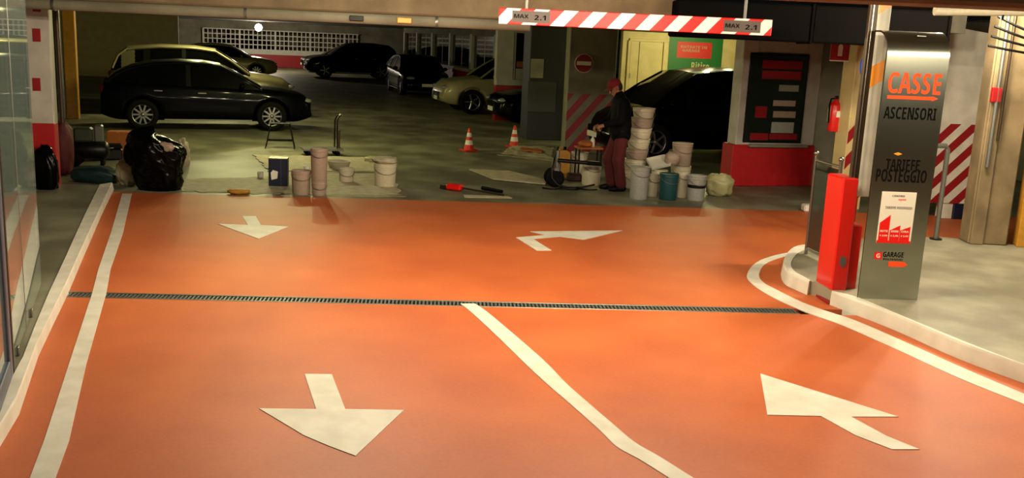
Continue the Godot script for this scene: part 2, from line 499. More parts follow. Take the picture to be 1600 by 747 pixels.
func build_ramp() -> void:
	# ---- painted floor in two fields with the drain between them
	var drain_l := P(60, 459)
	var drain_r := P(1245, 486.5)
	var dd := (drain_r - drain_l).normalized()
	var nn := Vector3(dd.z, 0, -dd.x)          # away from the camera
	if nn.z > 0:
		nn = -nn
	var dw := 0.085
	var edge_l := P(150, 299)
	var edge_r := P(1260, 330)
	var ed := (edge_r - edge_l).normalized()
	struct("floor_ramp", prism(S(), [edge_l - ed * 1.5, edge_r + ed * 4.5, drain_r + nn * dw + dd * 9.0, drain_l + nn * dw - dd * 4.0], -0.06, 0.0), M.orange, "orange-red painted floor beyond the drain")
	struct("floor_ramp_upper", prism(S(), [drain_l - nn * dw - dd * 4.0, drain_r - nn * dw + dd * 9.0, Vector3(11, 0, 4.5), Vector3(-8, 0, 4.5)], -0.06, 0.0), M.orange, "orange-red painted floor before the drain")
	# ---- drain: frame rails and grate sections with their bars
	var dr := base("floor_drain", drain_l, rad_to_deg(atan2(-dd.z, dd.x)), "narrow black slotted drain grate across the orange floor", "drain")
	var len := drain_l.distance_to(drain_r)
	for k in [-1, 1]:
		obj("frame_rail", bx(Vector3(len / 2, -0.012, k * (dw - 0.012)), Vector3(len, 0.03, 0.022), 0.003), M.galv, dr)
	var nsec := 6
	for i in nsec:
		var x0 := len * i / nsec
		var sl := len / nsec
		var s := S()
		var nb := int(sl / 0.032)
		for j in nb:
			cbox(s, Vector3(x0 + (j + 0.5) * sl / nb, -0.012, 0), Vector3(0.015, 0.022, 2 * dw - 0.05), 0.002)
		var g := obj("grate_section", s, M.galv, dr)
		g.set_meta("kind", "stuff")
	# ---- white lines
	var ll := pix([[191, 303], [173, 365], [154, 420], [144, 459], [108, 569], [69, 689], [47, 747]])
	var lr := pix([[206, 303], [192, 365], [173, 420], [166, 459], [135, 569], [108, 689], [87, 747]])
	tag(obj("painted_line", ribbon(poly_extend(ll, 4.0), poly_extend(lr, 4.0), -0.004, 0.004), M.white_paint), "white line painted beside the long kerb and the glass panes", "road marking", "white lines on the ramp")
	var cl := pix(smooth([[719, 475], [736, 488], [776, 525], [826, 574], [862, 607], [889, 630], [937, 673], [964, 699], [1000, 719], [1046, 748]]))
	var cr := pix(smooth([[742, 475], [760, 487], [796, 517], [850, 564], [884, 599], [912, 624], [955, 661], [992, 692], [1030, 714], [1084, 748]]))
	tag(obj("painted_line", ribbon(poly_extend(cl, 4.0), poly_extend(cr, 4.0), -0.004, 0.004), M.white_paint), "curved white line between the two lanes, starting at the drain", "road marking", "white lines on the ramp")
	var ro := pix(smooth([[1254, 391.5], [1212, 399], [1181, 411], [1167, 430], [1174, 443], [1195, 458], [1226, 474], [1272, 493], [1317, 509], [1394, 543], [1498, 591], [1600, 632]]))
	var ri := pix(smooth([[1254, 395.5], [1220, 403], [1195, 413.5], [1186, 429], [1192, 441], [1213, 453], [1254, 473], [1296, 488], [1338, 502], [1414, 535], [1510, 578], [1600, 616]]))
	tag(obj("painted_line", ribbon(poly_extend(ro, 3.0), poly_extend(ri, 3.0), -0.004, 0.004), M.white_paint), "white line painted round the tip of the ticket island", "road marking", "white lines on the ramp")
	# ---- arrows
	var arrows := [
		[[[476, 585], [518.5, 585.5], [539.5, 640], [631, 641.5], [555.5, 713], [515, 698], [475, 681], [405, 639], [494, 640]], "large white straight arrow pointing up the ramp before the drain"],
		[[[378.7, 338], [399.7, 338], [407.6, 352], [451, 354.4], [404, 373.5], [340, 350], [387.4, 352]], "white straight arrow between the drain and the paint buckets"],
		[[[828, 362], [972.5, 360.6], [912, 375], [876, 370], [833, 373.7], [862, 391.6], [839, 392], [806, 371.4], [851.5, 367.5]], "small bent white arrow pointing to the right beyond the drain"],
		[[[1188, 584.5], [1404, 652], [1330, 652], [1385, 682], [1437, 703], [1394, 703], [1337, 681], [1283, 651], [1199, 649]], "large white arrow with a curved tail beside the ticket island"]]
	for a in arrows:
		tag(obj("road_arrow", prism(S(), pix(a[0]), -0.004, 0.004), M.white_paint), a[1], "road arrow")
	# ---- left kerb and the walk behind it
	var kh := 0.10
	var ki := pix([[178, 296], [158, 338], [130, 403], [106, 460], [83, 508], [60, 557], [30, 648], [5, 690]])
	var ko := pix([[156, 288], [131, 338], [103, 400], [76, 458], [55, 508], [36, 557], [10, 605], [-8, 640]], kh)
	ki = poly_extend(ki, 7.0)
	ko = poly_extend(ko, 7.0)
	struct("trim_kerb_left", kerb(ki, ko, kh), M.white_paint, "white painted kerb along the glass panes")
	var walk := ko.duplicate()
	walk.append_array([Vector3(-6.5, 0, 4.5), Vector3(-9.2, 0, -10.5), P(60, 288, 0.09) + Vector3(-0.4, 0, 0)])
	struct("floor_walk", prism(S(), walk, -0.06, kh - 0.01), M.concrete, "grey concrete walk behind the long kerb")
	# ---- ticket island
	var h := 0.13
	var fo := [[1262, 398], [1238, 403], [1224, 417], [1220, 430], [1226, 444], [1243, 453], [1261, 461]]
	var fi := [[1264, 387], [1247, 395], [1238, 405], [1236, 415], [1242, 424], [1256, 432], [1267, 438]]
	var fo2 := [[1296, 476], [1331, 490], [1400, 517], [1498, 561], [1600, 599]]
	var fi2 := [[1304, 455], [1342, 465], [1414, 495], [1506, 533], [1600, 569]]
	var ga := pix(smooth(fi), h)
	var gb := poly_extend(pix(smooth(fi2), h), 4.0)
	struct("trim_kerb_tip", kerb(pix(smooth(fo)), ga, h), M.white_paint, "white painted kerb round the tip of the ticket island")
	struct("trim_kerb_island", kerb(poly_extend(pix(smooth(fo2)), 4.0), gb, h), M.white_paint, "white painted kerb of the ticket island")
	ga.append_array(gb)
	var top := ga
	top.append_array([Vector3(9.4, 0, -3.0), Vector3(9.4, 0, -11.6), P(1600, 383, h), P(1470, 369, h), P(1330, 373, h)])
	struct("floor_island", prism(S(), top, -0.06, h - 0.008), M.island, "pale grey screed of the ticket island")

func kerb(foot: Array, inner: Array, h: float) -> SurfaceTool:
	# a kerbstone with a battered, rounded face between its foot and its inner top edge
	var s := S()
	s.set_smooth_group(-1)
	var n := foot.size()
	var rings := []
	for i in n:
		var f: Vector3 = foot[i]
		var q: Vector3 = inner[i]
		f.y = 0.0
		q.y = h
		var dir := Vector3(q.x - f.x, 0, q.z - f.z)
		var lean := dir.normalized() * minf(0.035, dir.length() * 0.3)
		rings.append([f + Vector3(0, -0.05, 0), f, f + lean * 0.55 + Vector3(0, h * 0.86, 0), f + lean + Vector3(0, h, 0), q, Vector3(q.x, -0.05, q.z)])
	for i in n - 1:
		var mid: Vector3 = ((rings[i][0] as Vector3) + rings[i][4] + rings[i + 1][0] + rings[i + 1][4]) * 0.25
		mid.y = h * 0.4
		for k in 6:
			var k2 := (k + 1) % 6
			out_quad(s, rings[i][k], rings[i][k2], rings[i + 1][k2], rings[i + 1][k], mid)
	for e in [0, n - 1]:
		for k in range(1, 5):
			tri(s, rings[e][0], rings[e][k], rings[e][k + 1])
	return s

# ------------------------------------------------------------------ the entrance
func on_plane(px: float, py: float, o: Node3D, z := 0.0) -> Vector3:
	# where a pixel meets the plane local z of a thing, in the thing's own axes
	var inv := o.transform.affine_inverse()
	var a := inv * Vector3(0, EYE, 0)
	var d := inv.basis * ray(px, py)
	return a + d * ((z - a.z) / d.z)

func fit_text(called: String, txt: String, at: Vector3, w: float, h: float, m: Material, parent: Node, slant := 0.0) -> MeshInstance3D:
	var o := lettering(called, txt, 0.1, at, m, parent)
	var bb := o.mesh.get_aabb()
	var sx := w / bb.size.x
	var sy := h / bb.size.y
	var mid := bb.get_center()
	o.transform = Transform3D(Basis(Vector3(sx, 0, 0), Vector3(slant * sy, sy, 0), Vector3(0, 0, 1)), at - Vector3(mid.x * sx + slant * sy * mid.y, mid.y * sy, 0))
	return o

func px_rect(o: Node3D, z: float, x0: float, y0: float, x1: float, y1: float) -> Rect2:
	# a rectangle on a thing's plane from two opposite corners in the photograph
	var m := on_plane((x0 + x1) / 2, (y0 + y1) / 2, o, z)
	var ym := (y0 + y1) / 2
	var xm := (x0 + x1) / 2
	var w := on_plane(x1, ym, o, z).x - on_plane(x0, ym, o, z).x
	var h := on_plane(xm, y0, o, z).y - on_plane(xm, y1, o, z).y
	return Rect2(m.x - w / 2, m.y - h / 2, w, h)

func panel(called: String, o: Node3D, r: Rect2, z0: float, z1: float, m: Material, bev := 0.002) -> MeshInstance3D:
	var c := r.get_center()
	return obj(called, bx(Vector3(c.x, c.y, (z0 + z1) / 2), Vector3(r.size.x, r.size.y, z1 - z0), bev), m, o)

func stripe_poly(x: float, w: float, shear: float, y0: float, y1: float, xmin: float, xmax: float) -> PackedVector2Array:
	# a slanted stripe cut to its field
	var p := PackedVector2Array([Vector2(x, y0), Vector2(x + w, y0), Vector2(x + w + shear, y1), Vector2(x + shear, y1)])
	var q := PackedVector2Array([Vector2(xmin, y0), Vector2(xmax, y0), Vector2(xmax, y1), Vector2(xmin, y1)])
	var r := Geometry2D.intersect_polygons(p, q)
	return r[0] if r.size() > 0 else PackedVector2Array()

func build_entrance() -> void:
	build_height_bar()
	build_totem()
	build_barrier()
	build_glass_wall()
	build_right_side()

func build_height_bar() -> void:
	var c := D(993, 34, 10.3)
	var o := base("height_bar", c, 0.5, "red and white striped height limit bar hanging before the beam", "height bar")
	var r := px_rect(o, 0.0, 779, 21.5, 1207, 46.5)
	r = Rect2(r.position.x, -0.083, r.size.x, 0.166)
	var m := r.size.x / 428.0
	panel("red_board", o, r, -0.03, 0.0, M.signal_red, 0.006)
	for k in range(-2, 9):
		var x := r.position.x + (859.0 + 44.7 * k - 779.0) * m
		var poly := stripe_poly(x, 22.4 * m, 22.0 * m, r.position.y + 0.002, r.end.y - 0.002, r.position.x + 0.002, r.end.x - 0.002)
		if poly.size() > 2:
			obj("white_stripe", slab_xy(S(), Array(poly), 0.0, 0.003), M.signal_white, o)
	for q in [[800.0, 859.0], [1131.0, 1189.0]]:
		var pr := Rect2(r.position.x + (q[0] - 779) * m, -0.058, (q[1] - q[0]) * m, 0.118)
		var pl := panel("limit_plate", o, pr, 0.0, 0.008, M.plate)
		fit_text("lettering", "MAX", Vector3(pr.position.x + pr.size.x * 0.24, 0.004, 0.009), 0.15, 0.04, M.ink, pl)
		fit_text("lettering", "2.1", Vector3(pr.position.x + pr.size.x * 0.74, -0.004, 0.009), 0.12, 0.05, M.ink, pl)
	for k in [-0.4, 0.4]:
		obj("hanger", bx(Vector3(k * r.size.x, 0.16, -0.04), Vector3(0.03, 0.42, 0.02), 0.002), M.galv, o)
	# added black box, put where the ceiling lies in shade right of the beam
	var du := base("recess_shade_box", Vector3(1.75, 2.515, -11.55), 0.8, "added black box in place of the shaded recess behind the height bar", "recess_shade")
	for k in 2:
		obj("shade_section", bx(Vector3(0.79 + 1.58 * k, 0, 0), Vector3(1.56, 0.42, 0.5), 0.02), M.recess_shade, du)
		obj("shade_rim", bx(Vector3(1.58 * (k + 1), 0, 0), Vector3(0.03, 0.45, 0.53), 0.004), M.recess_shade, du)
	# the pipe that runs along the foot of the beam
	var dn := base("ceiling_pipe", Vector3(-2.2, 2.35, -11.40), 1.5, "long greenish pipe along the foot of the beam", "pipe")
	obj("pipe_run", tube(S(), [Vector3(-9, 0, 0), Vector3(2.3, 0, 0)], 0.062, 14), M.wall, dn)
	for q in [[557.0, 31.0, "dark_metal"], [632.0, 30.0, "orange_patch"]]:
		var jb: Vector3 = on_plane(q[0], q[1], dn, 0.08)
		obj("junction_box", bx(Vector3(jb.x, 0.0, 0.075), Vector3(0.16, 0.06, 0.05), 0.006), M[q[2]], dn)
	for k in 5:
		obj("pipe_clip", tube(S(), [Vector3(-7.6 + k * 2.2, 0, 0), Vector3(-7.57 + k * 2.2, 0, 0)], 0.068, 14), M.galv, dn)

func build_totem() -> void:
	var l := P(1340, 465, 0.13)
	var r := P(1433, 468, 0.13)
	var dir := (r - l)
	var th := atan2(-dir.z, dir.x)
	var w := dir.length()
	var o := base("sign_totem", (l + r) / 2 - Vector3(0, 0.008, 0), rad_to_deg(th), "polished steel totem with a rolled-back top and the orange word CASSE", "sign totem")
	var ht: float = on_plane(1428, 68, o).y + 0.10
	var rad := 0.21
	var t := 0.014
	# the bent sheet
	var prof := []        # (z, y) outside
	var inner := []
	prof.append(Vector2(0, 0)); inner.append(Vector2(-t, 0))
	prof.append(Vector2(0, (ht - rad) * 0.5)); inner.append(Vector2(-t, (ht - rad) * 0.5))
	for i in 15:
		var a := PI / 2 * i / 14.0
		prof.append(Vector2(-rad + rad * cos(a), ht - rad + rad * sin(a)))
		inner.append(Vector2(-rad + (rad - t) * cos(a), ht - rad + (rad - t) * sin(a)))
	prof.append(Vector2(-rad - 0.10, ht)); inner.append(Vector2(-rad - 0.10, ht - t))
	var s := S()
	var e := [S(), S()]
	s.set_smooth_group(0)
	e[0].set_smooth_group(-1)
	e[1].set_smooth_group(-1)
	for i in prof.size() - 1:
		var a: Vector2 = prof[i]; var b: Vector2 = prof[i + 1]
		var c: Vector2 = inner[i]; var d: Vector2 = inner[i + 1]
		quad(s, Vector3(-w / 2, a.y, a.x), Vector3(-w / 2, b.y, b.x), Vector3(w / 2, b.y, b.x), Vector3(w / 2, a.y, a.x))
		quad(s, Vector3(w / 2, c.y, c.x), Vector3(w / 2, d.y, d.x), Vector3(-w / 2, d.y, d.x), Vector3(-w / 2, c.y, c.x))
		for k in [-1.0, 1.0]:
			quad(e[0 if k < 0 else 1], Vector3(k * w / 2, a.y, a.x + 0.001), Vector3(k * w / 2, b.y, b.x + 0.001), Vector3(k * w / 2, d.y, d.x), Vector3(k * w / 2, c.y, c.x))
	obj("steel_sheet", s, M.steel, o)
	obj("sheet_edge", e[0], M.dark_metal, o)
	obj("sheet_edge", e[1], M.dark_metal, o)
	obj("rear_post", bx(Vector3(0.05, (ht - 0.02) / 2, -0.12), Vector3(0.08, ht - 0.04, 0.06), 0.004), M.brushed, o)
	# lettering
	var rc := px_rect(o, 0.0, 1388, 114, 1471, 147)
	fit_text("lettering_casse", "CASSE", Vector3(rc.get_center().x, rc.get_center().y, 0.001), rc.size.x, rc.size.y, M.orange_letter, o)
	rc = px_rect(o, 0.0, 1386, 149, 1466, 157)
	var c0 := rc.get_center()
	var hw := rc.size.x / 2
	var hh := rc.size.y * 0.33
	obj("arrow_bar", slab_xy(S(), [Vector2(c0.x - hw, c0.y - hh), Vector2(c0.x + hw - 0.05, c0.y - hh), Vector2(c0.x + hw - 0.05, c0.y - hh * 1.5), Vector2(c0.x + hw, c0.y), Vector2(c0.x + hw - 0.05, c0.y + hh * 1.5), Vector2(c0.x + hw - 0.05, c0.y + hh), Vector2(c0.x - hw, c0.y + hh)], 0.0, 0.002), M.orange_letter, o)
	for q in [["ASCENSORI", 1381, 168, 1463, 187], ["TARIFFE", 1384, 249, 1437, 266], ["POSTEGGIO", 1369, 265, 1448, 285]]:
		rc = px_rect(o, 0.0, q[1], q[2], q[3], q[4])
		fit_text("lettering", q[0], Vector3(rc.get_center().x, rc.get_center().y, 0.001), rc.size.x, rc.size.y, M.ink, o)
	# tariff poster stuck to the sheet
	rc = px_rect(o, 0.0, 1373.5, 300, 1427.5, 380)
	var po := panel("tariff_poster", o, rc, 0.0, 0.003, M.paper, 0.001)
	var at := rc.get_center()
	var bw := rc.size.x
	var bh := rc.size.y
	var z := 0.003
	fit_text("lettering", "CENTRO", Vector3(at.x - 0.02 * bw, at.y + 0.42 * bh, z), bw * 0.36, bh * 0.035, M.ink, po)
	fit_text("lettering", "open", Vector3(at.x + 0.10 * bw, at.y + 0.345 * bh, z), bw * 0.22, bh * 0.045, M.signal_red, po)
	fit_text("lettering", "TARIFFE POSTEGGIO", Vector3(at.x + 0.03 * bw, at.y + 0.19 * bh, z), bw * 0.78, bh * 0.05, M.plate, po)
	var tops := [[0.0, 0.36, 0.52], [0.34, 0.22, 0.32], [0.66, 0.22, 0.30]]
	for q in tops:
		var x0: float = at.x - bw * 0.46 + q[0] * bw * 0.93
		var y0 := at.y - bh * 0.47
		var bar := obj("tariff_bar", slab_xy(S(), [Vector2(x0, y0), Vector2(x0 + bw * 0.29, y0), Vector2(x0 + bw * 0.29, y0 + bh * q[2]), Vector2(x0, y0 + bh * q[1])], z, z + 0.001), M.signal_red, po)
	for q in [[0.0, "NOTTE"], [0.34, "GIORNO"], [0.66, "ORA"]]:
		var xm: float = at.x - bw * 0.46 + q[0] * bw * 0.93 + bw * 0.145
		fit_text("lettering", q[1], Vector3(xm, at.y - bh * 0.27, z + 0.001), bw * 0.22, bh * 0.04, M.paper, po)
		fit_text("lettering", "€ 2,00", Vector3(xm, at.y - bh * 0.36, z + 0.001), bw * 0.22, bh * 0.035, M.paper, po)
	obj("poster_foot", bx(Vector3(at.x, at.y - bh * 0.48, z + 0.0005), Vector3(bw * 0.99, bh * 0.05, 0.002), 0.0005), M.signal_red, po)
	# foot logo
	rc = px_rect(o, 0.0, 1366, 394, 1378, 405)
	var lg := panel("logo_square", o, rc, 0.0, 0.002, M.signal_red, 0.001)
	fit_text("lettering", "G", Vector3(rc.get_center().x, rc.get_center().y, 0.002), rc.size.x * 0.5, rc.size.y * 0.6, M.paper, lg)
	rc = px_rect(o, 0.0, 1380, 394, 1412, 402)
	fit_text("lettering", "GARAGE", Vector3(rc.get_center().x, rc.get_center().y, 0.001), rc.size.x, rc.size.y, M.ink, o)
	rc = px_rect(o, 0.0, 1380, 404, 1410, 407)
	fit_text("lettering", "POSTEGGIO", Vector3(rc.get_center().x, rc.get_center().y, 0.001), rc.size.x, rc.size.y, M.ink, o)
	rc = px_rect(o, 0.0, 1388, 409, 1418, 418)
	c0 = rc.get_center(); hw = rc.size.x / 2; hh = rc.size.y / 2
	obj("small_arrow", slab_xy(S(), [Vector2(c0.x - hw, c0.y - hh * 0.8), Vector2(c0.x + hw * 0.6, c0.y - hh * 0.8), Vector2(c0.x + hw, c0.y), Vector2(c0.x + hw * 0.6, c0.y + hh), Vector2(c0.x - hw, c0.y + hh)], 0.0, 0.002), M.orange_letter, o)
	rc = px_rect(o, 0.0, 1396, 238, 1410, 243)
	c0 = rc.get_center(); hw = rc.size.x / 2; hh = rc.size.y / 2
	obj("small_arrow", slab_xy(S(), [Vector2(c0.x - hw, c0.y), Vector2(c0.x, c0.y - hh), Vector2(c0.x + hw, c0.y), Vector2(c0.x, c0.y + hh)], 0.0, 0.002), M.orange_patch, o)

func build_barrier() -> void:
	var at := P(1271, 467) + Vector3(0.105, 0, 0.13)
	var o := base("barrier", at, 6.0, "red barrier housing with its arm raised beside the steel totem", "barrier")
	var hl: float = on_plane(1297, 278, o).y
	# left cheek, low body, back plate
	obj("left_cheek", bx(Vector3(0.072, hl / 2, -0.17), Vector3(0.145, hl, 0.34), 0.012), M.red_gloss, o)
	obj("body", bx(Vector3(0.205, 0.355, -0.20), Vector3(0.115, 0.71, 0.28), 0.012), M.red_gloss, o)
	obj("back_plate", bx(Vector3(0.235, hl * 0.48, -0.36), Vector3(0.17, hl * 0.96, 0.03), 0.004), M.red_gloss, o)
	obj("foot_flange", bx(Vector3(0.06, 0.015, -0.15), Vector3(0.20, 0.03, 0.40), 0.006), M.dark_red, o)
	obj("lock_plate", slab_xy(S(), [Vector2(0.05, 0.44), Vector2(0.11, 0.42), Vector2(0.11, 0.36), Vector2(0.085, 0.33), Vector2(0.05, 0.36)], 0.0, 0.006), M.galv, o)
	# arm: dark profile with a bright edge strip, white board with amber reflectors
	var top := 2.82
	var foot: Vector3 = on_plane(1327, 336, o, -0.10)
	var arm := obj("arm", bx(Vector3(foot.x + 0.0, (foot.y + top) / 2, -0.10), Vector3(0.075, top - foot.y, 0.05), 0.006), M.bronze, o)
	obj("edge_strip", bx(Vector3(foot.x - 0.008, (foot.y + top) / 2, -0.073), Vector3(0.010, top - foot.y, 0.006), 0.002), M.brushed, arm)
	obj("pivot", tube(S(), [Vector3(foot.x, foot.y + 0.03, -0.30), Vector3(foot.x, foot.y + 0.03, -0.05)], 0.02, 12), M.brushed, o)
	var bp: Vector3 = on_plane(1346, 290, o, -0.28)
	var board := obj("arm_board", bx(Vector3(bp.x + 0.01, (bp.y + top) / 2 - 0.05, -0.28), Vector3(0.135, top - bp.y + 0.1, 0.02), 0.004), M.white_paint, o)
	for py in [[98.0, 134.0], [-20.0, 18.0]]:
		var a: Vector3 = on_plane(1372, py[0], o, -0.27)
		var b: Vector3 = on_plane(1372, py[1], o, -0.27)
		obj("amber_reflector", slab_xy(S(), [Vector2(bp.x - 0.05, b.y - 0.03), Vector2(bp.x + 0.074, b.y + 0.05), Vector2(bp.x + 0.074, a.y + 0.03), Vector2(bp.x - 0.05, a.y - 0.04)], -0.27, -0.267), M.orange_patch, board)
	# the guard pane before the housing
	var a0 := P(1259, 396, 0.13)
	var a1 := P(1296, 414, 0.13)
	var dir := a1 - a0
	var th := rad_to_deg(atan2(-dir.z, dir.x))
	var g := base("guard_pane", a0 - Vector3(0, 0.008, 0), th, "smoked glass guard in a steel frame beside the red barrier", "guard rail")
	var w := dir.length()
	var hh: float = on_plane(1277, 243, g).y
	for x in [0.0, w]:
		var pst := obj("post", tube(S(), [Vector3(x, 0, 0), Vector3(x, hh, 0)], 0.017, 10), M.brushed, g)
		obj("ball_knob", ellipsoid(S(), Vector3(x, hh + 0.02, 0), Vector3(0.028, 0.028, 0.028)), M.brushed, pst)
	for y in [0.06, hh - 0.05]:
		obj("rail", tube(S(), [Vector3(0, y, 0), Vector3(w, y, 0)], 0.012, 8), M.brushed, g)
	obj("pane", bx(Vector3(w / 2, hh / 2, 0), Vector3(w - 0.05, hh - 0.16, 0.008), 0.002), M.smoked, g)
	# handrail behind the totem
	var q := P(1462, 373, 0.13)
	var hr := base("hand_rail", q - Vector3(0, 0.008, 0), 8.0, "grey steel hoop rail behind the right edge of the totem", "hand rail")
	var ry: float = on_plane(1474, 228, hr).y
	obj("hoop", tube(S(), [Vector3(0, 0, 0), Vector3(0, ry - 0.04, 0), Vector3(-0.03, ry, 0), Vector3(-0.42, ry, 0), Vector3(-0.45, ry - 0.04, 0), Vector3(-0.45, 0, 0)], 0.028, 10), M.galv, hr)
	for x in [0.0, -0.45]:
		obj("foot_plate", tube(S(), [Vector3(x, 0, 0), Vector3(x, 0.015, 0)], 0.07, 14), M.dark_metal, hr)

func build_glass_wall() -> void:
	var h := 0.09
	var a := P(17, 580, h)
	var b := P(64, 446, h)
	var dir := b - a
	var o := base("glass_screen", a, rad_to_deg(atan2(-dir.z, dir.x)), "frameless glass panes standing along the kerb at the left wall", "glass screen")
	var w := dir.length()
	var n := 2
	var xj: float = w * 0.42
	var top := 2.88 - h
	for q in [[0.02, xj - 0.006], [xj + 0.006, w]]:
		obj("pane", bx(Vector3((q[0] + q[1]) / 2, top / 2 + 0.01, 0), Vector3(q[1] - q[0], top - 0.02, 0.012), 0.002), M.glass, o)
	obj("joint", bx(Vector3(xj, top / 2, 0), Vector3(0.008, top - 0.02, 0.016), 0.001), M.galv, o)
	for x in [0.35 * xj, xj + 0.3]:
		obj("foot_clamp", bx(Vector3(x, 0.03, 0), Vector3(0.05, 0.06, 0.04), 0.004), M.brushed, o)
	# the post and the door leaf nearer to the camera
	var d := base("glass_door", a, rad_to_deg(atan2(-dir.z, dir.x)), "blue grey metal framed door leaf before the glass panes", "door")
	obj("post", bx(Vector3(-0.03, top / 2, 0.0), Vector3(0.06, top, 0.05), 0.006), M.dark_metal, d)
	var fm := plain(Color(0.36, 0.40, 0.48), 0.4, 0.6)
	obj("frame_stile", bx(Vector3(-0.12, top / 2, 0.0), Vector3(0.10, top, 0.045), 0.006), fm, d)
	obj("pane", bx(Vector3(-0.72, top / 2 + 0.05, 0.0), Vector3(1.1, top - 0.12, 0.012), 0.002), M.glass, d)
	obj("bottom_rail", bx(Vector3(-0.72, 0.06, 0.0), Vector3(1.1, 0.12, 0.045), 0.006), fm, d)
	obj("frame_stile", bx(Vector3(-1.32, top / 2, 0.0), Vector3(0.10, top, 0.045), 0.006), fm, d)
	# white column with the red foot
	var cp := P(72, 303, 0.0)
	var c := base("painted_column", cp, YAW, "grey-white column with a red foot beside the glass panes", "column")
	obj("shaft", bx(Vector3(0, 1.69, -0.14), Vector3(0.28, 1.6, 0.28), 0.012), M.column_white, c)
	obj("red_foot", bx(Vector3(0, 0.45, -0.14), Vector3(0.285, 0.9, 0.285), 0.012), M.red, c)
	for q in [[60.0, 55.0], [60.0, 132.0], [60.0, 8.0]]:
		var p: Vector3 = on_plane(q[0], q[1], c)
		obj("red_notice", bx(Vector3(p.x - 0.02, p.y, 0.004), Vector3(0.09, 0.16, 0.006), 0.001), M.dark_red, c)
	obj("conduit", tube(S(), [Vector3(0.22, 0.9, -0.06), Vector3(0.22, 2.49, -0.06)], 0.03, 8), M.bronze, c)
	# yellow column further in
	var yp := P(114, 186)
	var yc := base("yellow_column", yp, YAW, "mustard yellow column behind the heap of tools", "column")
	obj("shaft", bx(Vector3(0, 1.245, -0.12), Vector3(0.25, 2.49, 0.25), 0.012), M.yellow, yc)
	obj("pale_strip", bx(Vector3(-0.2, 1.245, -0.10), Vector3(0.10, 2.49, 0.10), 0.01), M.column_white, yc)

func hatch(o: Node3D, called: String, r: Rect2, z: float, n0: int, n1: int, w: float, shear: float, m: Material) -> void:
	for k in range(n0, n1):
		var poly := stripe_poly(r.position.x + k * w * 2.0, w, shear, r.position.y, r.end.y, r.position.x, r.end.x)
		if poly.size() > 2:
			obj(called, slab_xy(S(), Array(poly), z, z + 0.003), m, o)

